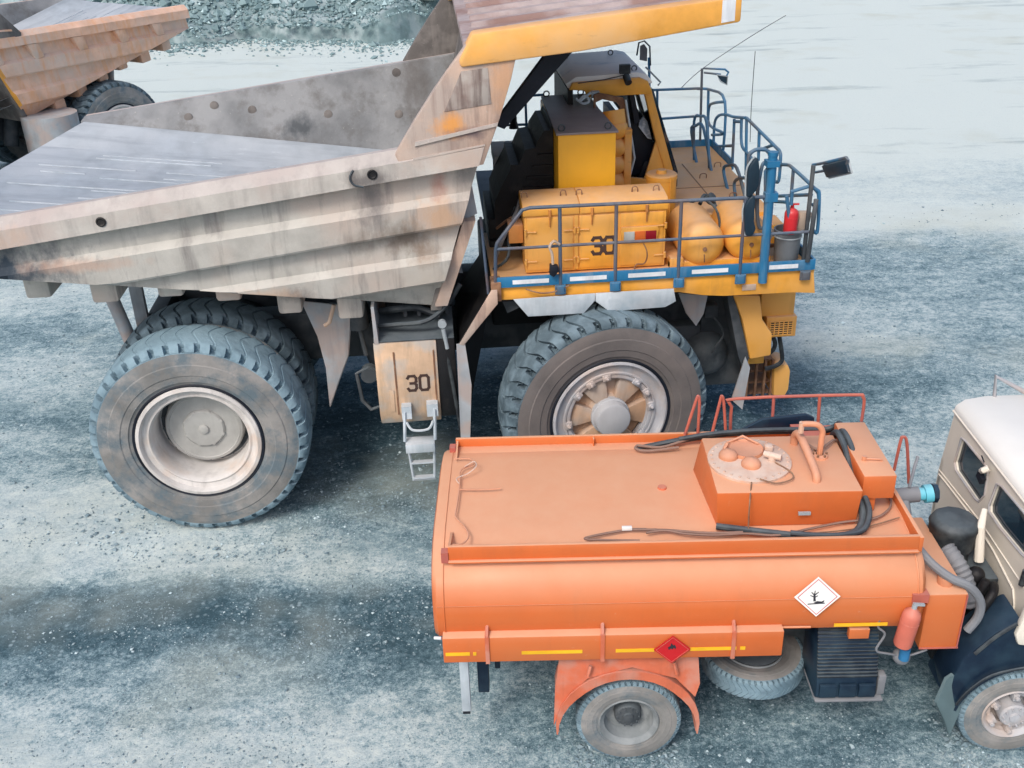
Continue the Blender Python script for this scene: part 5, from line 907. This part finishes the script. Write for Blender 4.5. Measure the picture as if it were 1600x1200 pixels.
b=MB(); b.poly3([(-.035,Y0,0),(-.045,Y0,.03),(-.02,Y0,.05),(-.015,Y0,.085),(.01,Y0,.055),(.02,Y0,.065),(.035,Y0,.035),(.03,Y0,.005),(.015,Y0,.03),(0,Y0,.005),(-.015,Y0,.02)],(0,-.002,0)); b.build('flame_symbol','sign_black',drd,smooth=0)
b=MB(); Y0=-.008
for s_0,s_1 in (((-.16,0),(0,.155)),((0,.155),(.16,0)),((.16,0),(0,-.155)),((0,-.155),(-.16,0))): seg(s_0[0],s_0[1],s_1[0],s_1[1],.0018,.0018)
b.build('sign_border','extinguisher_orange',drd,smooth=0)
# chassis
b=MB()
for y in (.78,1.55): b.box(-1.9,5.4,y,y+.12,.85,1.2)
for x in (-1.85,-.9,.8,2.3,3.6): b.box(x,x+.12,.9,1.55,.88,1.15)
b.box(-1.8,2.7,.85,1.6,1.2,1.72); b.build('chassis_frame','dark_steel',tk)
b=MB(); b.cyl((0,.3,.563),(0,2.1,.563),.11,14); b.sphere((0,1.2,.563),.28); b.cyl((4.05,.3,.5),(4.05,2.1,.5),.07,12); b.build('axle','dark_steel',tk)
# truck wheels
TT=tyre_mesh(.563,.27,.31,54,'tyre',['tyre_dusty','sidewall'],.016,sk=1.6)
def small_rim(mt='rim_dusty'):
    b=MB(); b.lathe([(.31,.05),(.325,.015),(.315,.0),(.30,.01),(.285,.03),(.265,.045),(.255,.12),(.24,.18),(.15,.20),(.13,.19)],(0,0,0),seg=36); return b.mesh('rim',mt)
def small_hub(bulge=False):
    b=MB(); z0=-.02 if bulge else .10
    b.lathe([(.15,.2),(.145,z0+.02),(.13,z0),(.06,z0-.01),(.055,z0-.03),(.001,z0-.035)],(0,0,0),seg=24)
    for k in range(10): a=2*math.pi*k/10; b.cyl((.115*math.cos(a),z0+.02,.115*math.sin(a)),(.115*math.cos(a),z0-.025,.115*math.sin(a)),.012,6)
    return b.mesh('hub','dark_steel' if not bulge else 'rim_grey')
SR,SRF,SH,SHF=small_rim(),small_rim('rim_grey'),small_hub(),small_hub(True)
b=MB(); b.lathe([(.20,.14),(.20,.10),(.24,.10),(.24,.14)],(0,0,0),seg=28)
for k in range(6):
    a=2*math.pi*(k+.5)/6; c=(math.cos(a)*.235,math.sin(a)*.235); b.tube([(c[0],.14,c[1]),(c[0],-.02,c[1])],.025,7); b.hexa([(c[0]*q1-c[1]*q2,yy,c[1]*q1+c[0]*q2) for yy in (.12,.02) for q1,q2 in ((.75,-.14),(.75,.14),(1.12,.14),(1.12,-.14))])
SCL=b.mesh('rim_clamp','rim_grey',bevel=.004)
def road_wheel(x,y,far=False,hub=SH,rot=0,clamps=False):
    w_=empty('wheel',tk,(x,y,.563),rz=math.pi if far else 0); obj('tyre',TT,w_,rot=(0,rot,0)); obj('rim',SRF if clamps else SR,w_); obj('hub',hub,w_)
    if clamps: obj('rim_clamp',SCL,w_)
    return w_
road_wheel(0,0); road_wheel(0,.32,rot=.2); road_wheel(0,YC2,True,rot=.1); road_wheel(0,YC2-.32,True,rot=.5); road_wheel(4.05,.0,hub=SHF,clamps=True,rot=.3); road_wheel(4.05,YC2,True,hub=SHF,clamps=True)
# rear fender
def arch(cx,cz,r,a0,a1,y0,y1,t,n=18,flare=0):
    rows=[]
    for i in range(n+1):
        a=math.radians(lerp(a0,a1,i/n)); ca,sa=math.cos(a),math.sin(a); k=1+flare*abs(math.cos(a))**3
        rows.append([(cx+ca*r*k,y0,cz+sa*r),(cx+ca*r*k,y1,cz+sa*r),(cx+ca*(r+t)*k,y1,cz+sa*(r+t)),(cx+ca*(r+t)*k,y0,cz+sa*(r+t))])
    b=MB(); b.loft(rows,closed=True); b.add(rows[0],[(0,1,2,3)]); b.add(rows[-1],[(3,2,1,0)]); return b
b=arch(-.03,.66,.72,-8,186,-.12,.56,.02)
rf=b.build('rear_fender','fender_orange',tk)
# upright face band of the fender, wider toward the top
rows=[]
for i in range(19):
    a=math.radians(lerp(-10,188,i/18)); ca,sa=math.cos(a),math.sin(a); r1=.75; r0=lerp(.735,.645,min(1,max(0,(i/18)*4))*min(1,max(0,(1-i/18)*4)))
    rows.append([(-.03+ca*r0,-.13,.66+sa*r0),(-.03+ca*r1,-.13,.66+sa*r1),(-.03+ca*r1,-.11,.66+sa*r1),(-.03+ca*r0,-.11,.66+sa*r0)])
b=MB(); b.loft(rows,closed=True); b.build('fender_lip','fender_orange',rf)
b=MB(); b.poly3([(-.72,-.06,1.66),(.66,-.06,1.66),(.70,-.1,1.2),(.66,-.1,1.02),(.45,-.1,1.28),(.0,-.1,1.44),(-.45,-.1,1.30),(-.7,-.1,.98),(-.80,-.1,.66),(-.78,-.1,1.2)],(0,.03,0)); b.build('fender_panel','fender_orange',rf)
for q_ in ([(-.42,-.13,1.5),(-.45,-.15,1.38)],[(.42,-.13,1.52),(.45,-.15,1.38)]): b=MB(); b.tube(q_,.02,6); b.build('fender_bolt','fender_orange',rf)
# tail posts
b=MB(); b.box(-1.775,-1.68,.16,.24,.62,1.66); b.build('rear_bumper_post','plate_white',tk,bevel=.006)
b=MB(); b.box(-1.77,-1.69,.17,.23,.575,.625); b.build('post_foot','black_rubber',tk)
for q_ in ((-1.60,-1.48,.3,.45,.75,1.6),(-1.42,-1.36,.5,.6,.9,1.6),(-.98,-.94,.5,.56,1.2,1.6)): b=MB(); b.box(*q_); b.build('tail_bracket','fender_blue',tk,bevel=.01)
b=MB(); b.box(-1.72,-1.60,2.1,2.2,.62,1.66); b.build('rear_bumper_post','plate_white',tk,bevel=.006)
# spare wheel lying flat
sp_=empty('spare_wheel',tk,(1.40,.62,1.03)); sp_.rotation_euler=(math.radians(90),0,0)
sp_.rotation_euler=(math.radians(-90),0,0)
obj('tyre',TT,sp_); obj('rim',SR,sp_)
b=MB(); b.cyl((1.40,.62,.80),(1.40,.62,1.03),.30,20); b.cyl((1.40,.6,1.0),(1.40,.6,1.3),.12,14); b.box(1.25,1.6,.45,.7,1.1,1.6); b.tube(smooth_path([(1.25,.4,1.15),(1.35,.35,1.22),(1.5,.4,1.15)],4),.02,6); b.build('spare_carrier','dark_steel',tk)
# ribbed black battery box
bb=empty('battery_box',tk)
b=MB(); b.prism([(.14,1.76),(.06,1.62),(-.02,1.35),(-.06,1.2),(-.10,.98),(-.06,.93),(.5,.93),(.5,1.76)],1.90,2.52,'x'); b.build('box_shell','fender_blue',bb,bevel=.02)
b=MB()
for i in range(14):
    t=i/13; z=lerp(1.70,1.22,t); y=lerp(.10,-.06,t); b.box(1.90,2.52,y-.012,y+.02,z-.010,z+.010)
b.build('box_rib','black_rubber',bb,bevel=.004)
for x in (1.93,2.13,2.33): b=MB(); b.box(x,x+.17,-.115,-.08,.98,1.14); b.build('box_pocket','fender_blue',bb,bevel=.006)
b=MB(); b.box(1.9,2.6,-.10,.4,.90,.93); b.box(2.54,2.62,-.05,.05,.95,1.2); b.build('box_tray','hose_grey',bb,bevel=.01)
# auxiliary orange tank behind the cab
b=MB(); b.box(2.88,3.27,-.06,1.25,1.56,2.25); ax_=b.build('aux_tank','tank_orange',tk,bevel=.018)
b=MB(); b.lathe([(.001,2.34),(.075,2.335),(.08,2.31),(.075,2.25)],(3.10,.12,0),'z',18); b.build('filler_cap','pipe_orange',ax_)
b=MB(); b.box(2.88,3.27,-.072,-.061,1.57,1.585); b.box(3.25,3.262,-.072,-.061,1.57,2.24); b.build('tank_seam','pipe_red',ax_)
b=MB(); b.box(2.86,2.93,.9,2.2,2.0,2.5); b.box(2.9,3.1,1.2,2.2,1.5,2.3); b.build('bulkhead','pipe_red',tk)
b=MB(); b.cyl((2.80,-.02,1.9),(2.80,-.02,2.3),.02,8); b.box(2.70,2.86,-.12,-.02,2.2,2.3); b.build('extinguisher_bracket','pipe_red',tk)
b=MB(); b.cyl((2.74,-.08,1.46),(2.74,-.08,1.60),.052,14); b.build('filter_bowl','pipe_blue',tk)
b=MB(); b.tube(smooth_path([(2.6,-.1,2.1),(2.45,-.1,2.05),(2.42,-.1,1.9),(2.5,-.1,1.8),(2.44,-.1,1.6),(2.6,-.05,1.5),(2.8,0,1.42),(3.0,0,1.5)],5),.012,6); b.tube([(3.0,.1,1.5),(3.2,.1,1.5)],.05,8); b.sphere((2.75,0,1.42),.09); b.build('air_line','hose_grey',tk)
# valve and coupling
b=MB(); b.cyl((2.92,1.2,2.56),(3.16,1.2,2.58),.085,18); b.cyl((3.0,1.2,2.56),(3.0,1.05,2.42),.06,12); b.tube([(3.05,1.2,2.66),(3.2,1.5,2.72),(3.26,1.6,2.8)],.018,6); b.build('valve_body','hose_grey',tk)
b=MB(); b.cyl((3.16,1.2,2.58),(3.22,1.2,2.58),.07,18); b.cyl((3.22,1.2,2.58),(3.30,1.2,2.59),.10,20); b.build('coupling','cyan_paint',tk)
b=MB(); b.cyl((3.30,1.2,2.59),(3.35,1.2,2.59),.105,8); b.build('coupling_nut','fender_blue',tk)
b=MB(); b.lathe([(.24,2.10),(.25,2.3),(.26,2.33),(.25,2.38),(.20,2.43),(.001,2.45)],(3.50,.98,0),'z',12); b.lathe([(.2,1.4),(.2,2.1)],(3.50,.98,0),'z',16); b.box(3.3,3.9,.6,1.6,1.3,1.9); b.build('air_filter','black_rubber',tk,bevel=.015)
b=MB(); P=smooth_path([(3.35,.75,2.2),(3.42,.6,2.12),(3.5,.5,1.95),(3.56,.42,1.7)],8); b.tube(P,[.085+.012*(i%2) for i in range(len(P))],12); b.build('intake_hose','hose_grey',tk)
b=MB(); b.box(3.3,3.95,.5,1.9,.9,1.5); b.tube([(3.6,.45,1.0),(3.62,.4,1.9),(3.66,.4,2.05)],.05,8); b.tube(smooth_path([(3.5,.3,1.4),(3.58,.25,1.75),(3.7,.3,1.95),(3.8,.5,1.9)],4),.05,8); b.sphere((3.62,.55,2.0),.09); b.build('engine','black_oil',tk,bevel=.03)
b=MB(); b.tube([(3.80,1.0,2.5),(3.72,.85,2.38),(3.74,.78,2.0)],[.03,.045,.05],10); b.build('cab_mount','cream',tk,bevel=0)
# cab
cbt=empty('cab',tk)
def rear_wall():
    # flat wall in yz with two window holes
    out=[(-.02,1.25),(2.45,1.25),(2.54,1.75),(2.54,2.02),(2.40,2.92),(.10,2.92),(-.03,2.1)]
    wins=[[(p[1],p[2]) for p in TR['t_win_a']],[(p[1],p[2]) for p in TR['t_win_b']]]
    bm=bmesh.new(); es=[]
    for lp in [out]+wins:
        vv=[bm.verts.new((3.95,y,z)) for y,z in lp]; es+=[bm.edges.new((vv[i],vv[(i+1)%len(vv)])) for i in range(len(vv))]
    bmesh.ops.triangle_fill(bm,edges=es,use_beauty=True); r_=bmesh.ops.extrude_face_region(bm,geom=list(bm.faces)); bmesh.ops.translate(bm,vec=(.05,0,0),verts=[g for g in r_['geom'] if isinstance(g,bmesh.types.BMVert)]); bmesh.ops.recalc_face_normals(bm,faces=bm.faces)
    me=bpy.data.meshes.new('rear_wall'); bm.to_mesh(me); bm.free(); me.materials.append(MATS['cream']); o=obj('rear_wall',me,cbt); return o,wins
rw,wins=rear_wall()
for wn in wins:
    b=MB(); b.prism([(y,z) for y,z in wn],3.985,3.99,'x'); p_=b.build('rear_window','window_dark',cbt)
    b=MB(); b.tube([(3.948,y,z) for y,z in wn],.014,6,closed=True); b.build('window_seal','rim_grey',p_)
b=MB(); b.tube([(3.945,2.50,1.98),(3.945,2.30,2.0),(3.945,1.5,2.05),(3.945,.9,2.02),(3.945,.38,1.93),(3.945,.30,1.80),(3.945,.28,1.55)],.012,6); b.tube([(3.948,2.52,2.03),(3.948,1.3,2.12),(3.948,.2,2.1)],.010,6); b.build('pressed_crease','cream',cbt)
b=MB(); b.prism([(3.93,2.88),(3.95,2.97),(4.05,3.05),(4.3,3.09),(5.6,3.09),(5.75,3.0),(5.75,2.88)],.04,2.44); b.build('roof','cream_roof',cbt,bevel=.035)
b=MB(); b.tube([(3.94,.02,2.90),(3.94,2.42,2.90)],.016,6); b.build('roof_seam','cream',cbt)
b=MB(); b.prism([(3.85,1.62),(3.80,1.75),(3.86,2.1),(3.95,2.2),(5.75,2.2),(5.75,1.2),(4.8,1.25),(4.75,1.45)],-.10,-.02); b.prism([(3.95,2.2),(4.0,2.9),(4.12,2.9),(4.1,2.2)],-.06,-.0); b.prism([(5.0,2.2),(5.0,2.9),(5.1,2.9),(5.1,2.2)],-.06,-.0); b.box(4.0,5.7,-.05,.0,2.83,2.9); b.build('side_panel','cream',cbt,bevel=.02)
b=MB(); b.box(4.12,5.0,-.035,-.025,2.2,2.83); b.build('side_window','window_dark',cbt)
b=MB(); b.box(3.95,5.75,2.45,2.52,1.25,2.2); b.box(3.99,4.1,2.40,2.46,2.2,2.9); b.box(5.70,5.75,0,2.45,1.25,2.1); b.box(3.99,5.7,.1,2.4,1.25,1.3); b.build('cab_shell','cream',cbt)
b=MB(); b.box(5.7,5.72,.05,2.4,2.1,2.88); b.build('windscreen','window_dark',cbt)
b=MB(); b.box(4.3,4.8,1.5,2.1,1.3,2.5); b.box(4.3,4.8,.3,.9,1.3,2.5); b.build('seat','navy_black',cbt,bevel=.06)
b=MB(); b.tube([(3.93,.22,2.3),(3.92,.22,2.12)],.03,8); b.tube([(3.93,.22,2.3),(3.93,.22,2.7)],.004,4); b.build('cab_latch','black_rubber',cbt)
b=MB(); b.tube([(3.90,1.29,2.83),(3.86,1.3,2.80),(3.88,1.38,2.74)],.035,8); b.build('lamp_bracket','cream',cbt)
b=MB(); b.poly3([(3.92,1.33,2.66),(3.92,1.45,2.70),(3.92,1.47,2.62),(3.92,1.36,2.58)],(-.05,0,0)); b.tube([(3.92,1.45,2.8),(3.9,1.5,2.86)],.008,5); b.build('rear_work_lamp','navy_black',cbt)
b=MB(); b.tube(TR['t_cabrail'],.028,8); b.build('roof_rail','rim_grey',cbt)
# front fender
b=arch(4.06,.62,.68,20,172,-.10,.62,.03,flare=.02); ff=b.build('front_fender','fender_blue',tk)
b=MB(); b.poly3([(3.26,-.06,1.05),(3.36,-.06,1.42),(3.62,-.06,1.75),(3.86,-.06,1.9),(3.9,-.06,1.62),(4.4,-.08,1.40),(4.06,-.1,1.33),(3.7,-.1,1.22),(3.47,-.1,1.0),(3.36,-.1,.72)],(0,.45,0)); b.build('fender_apron','fender_blue',ff,bevel=.03)
b=MB(); b.tube(smooth_path([(3.45,-.08,1.50),(3.62,-.08,1.72),(3.80,-.08,1.88)],4),.02,6); b.tube(smooth_path([(3.36,-.115,.85),(3.45,-.125,1.05),(3.65,-.13,1.26),(4.0,-.13,1.36)],4),.014,6); b.build('fender_edge','black_rubber',ff)
b=MB(); b.poly3([(3.24,-.05,1.14),(3.30,-.05,1.20),(3.40,-.08,.98),(3.42,-.1,.72),(3.36,-.12,.42),(3.28,-.12,.62),(3.16,-.1,.86)],(-.015,.03,0)); b.build('front_flap','flap_green',ff)
# loose things on the tanker
def hose(name,paths,r,mt,lab,cat='hose',grp=None,seg_=10):
    b=MB()
    for P in paths: 
        S_=smooth_path(P,5); b.tube([wT(p) for p in S_],r,seg_)
    o=b.build(name,mt); 
    z=min(v.co.z for v in o.data.vertices); c=sum((v.co for v in o.data.vertices),Vector())/len(o.data.vertices); off=Vector((c.x,c.y,z))
    for v in o.data.vertices: v.co-=off
    o.location=off; tag(o,lab,cat,grp); return o
far=[(p[0],p[1],p[2]+.03) for p in TR['t_hose']]; round_=[(2.45,1.9,2.97),(2.31+.02,1.72,3.0),(2.31,1.5,3.19),(2.32,1.2,3.16),(2.315,.9,3.0),(2.32,.7,2.93),(2.33,.5,2.84)]
hp=far[:-1]+[(2.5,2.05,2.97)]+round_+[(2.22,.30,2.775),(2.0,.22,2.775),(1.74,.22,2.775),(1.5,.27,2.775),(1.17,.35,2.775),(.86,.43,2.775)]
hose('fuel_hose',[hp],.036,'black_rubber','thick black hose laid round the dome on top of the orange tank','hose','hoses lying on the tanker')
hose('fuel_hose',[[(p[0]+(.05 if i>6 else 0),p[1]-.03,p[2]+.035) for i,p in enumerate(hp[2:-2])]],.03,'black_rubber','second black hose lying on the thicker one beside the dome','hose','hoses lying on the tanker')
br=[(p[0],p[1],p[2]-.02 if i<12 else p[2]+.12) for i,p in enumerate(TR['t_brown'][:-2])]+[(2.25,1.35,3.19),(2.017,1.116,3.22),(1.903,1.29,3.21)]
hose('cable',[br[0:1]+br[1:]],.013,'hose_brown','long thin brown cable looping past the dome to the front edge of the tank','cable',None,6)
hose('cable',[TR['t_loop'][::-1],[(-.03,.425,2.765),(.35,.40,2.765),(.75,.33,2.77),(1.1,.3,2.79)]],.013,'hose_brown','short doubled brown cable with a white clip near the near tank rim','cable',None,6)
hose('suction_hose',[[(2.95,1.05,2.45)]+[(2.9,.85,2.52),(2.86,.6,2.55),(2.88,.4,2.50),(2.98,.2,2.42),(3.12,.05,2.36),(3.28,.0,2.30),(3.42,.0,2.12),(3.44,.0,1.92),(3.36,.0,1.74)]],.045,'hose_grey','thick grey hose hanging over the small orange tank behind the cream cab','hose','hoses lying on the tanker')
hose('fuel_hose',[[(.25,2.05,2.76),(.5,1.98,2.77),(.75,2.05,2.80),(.95,2.1,2.84)],[(.25,2.05,2.76),(.22,1.98,2.76),(.35,1.92,2.76),(.7,1.95,2.78)]],.016,'hose_brown','brown hose end doubled over beside the far tank rim','hose','hoses lying on the tanker',8)
clip=MB().box(-.05,.05,-.02,.02,-.018,.018).build('hose_clip','sign_white',bevel=.004); clip.location=wT((-.03,.42,2.785)); tag(clip,'small white clip around the brown cable on the tank top','clip')
pe=extinguisher(wT((2.64,-.21,1.76)),.45,.09,'extinguisher_orange','faded orange extinguisher hanging on the tanker beside the small tank',tilt=(-.02,.12,0))
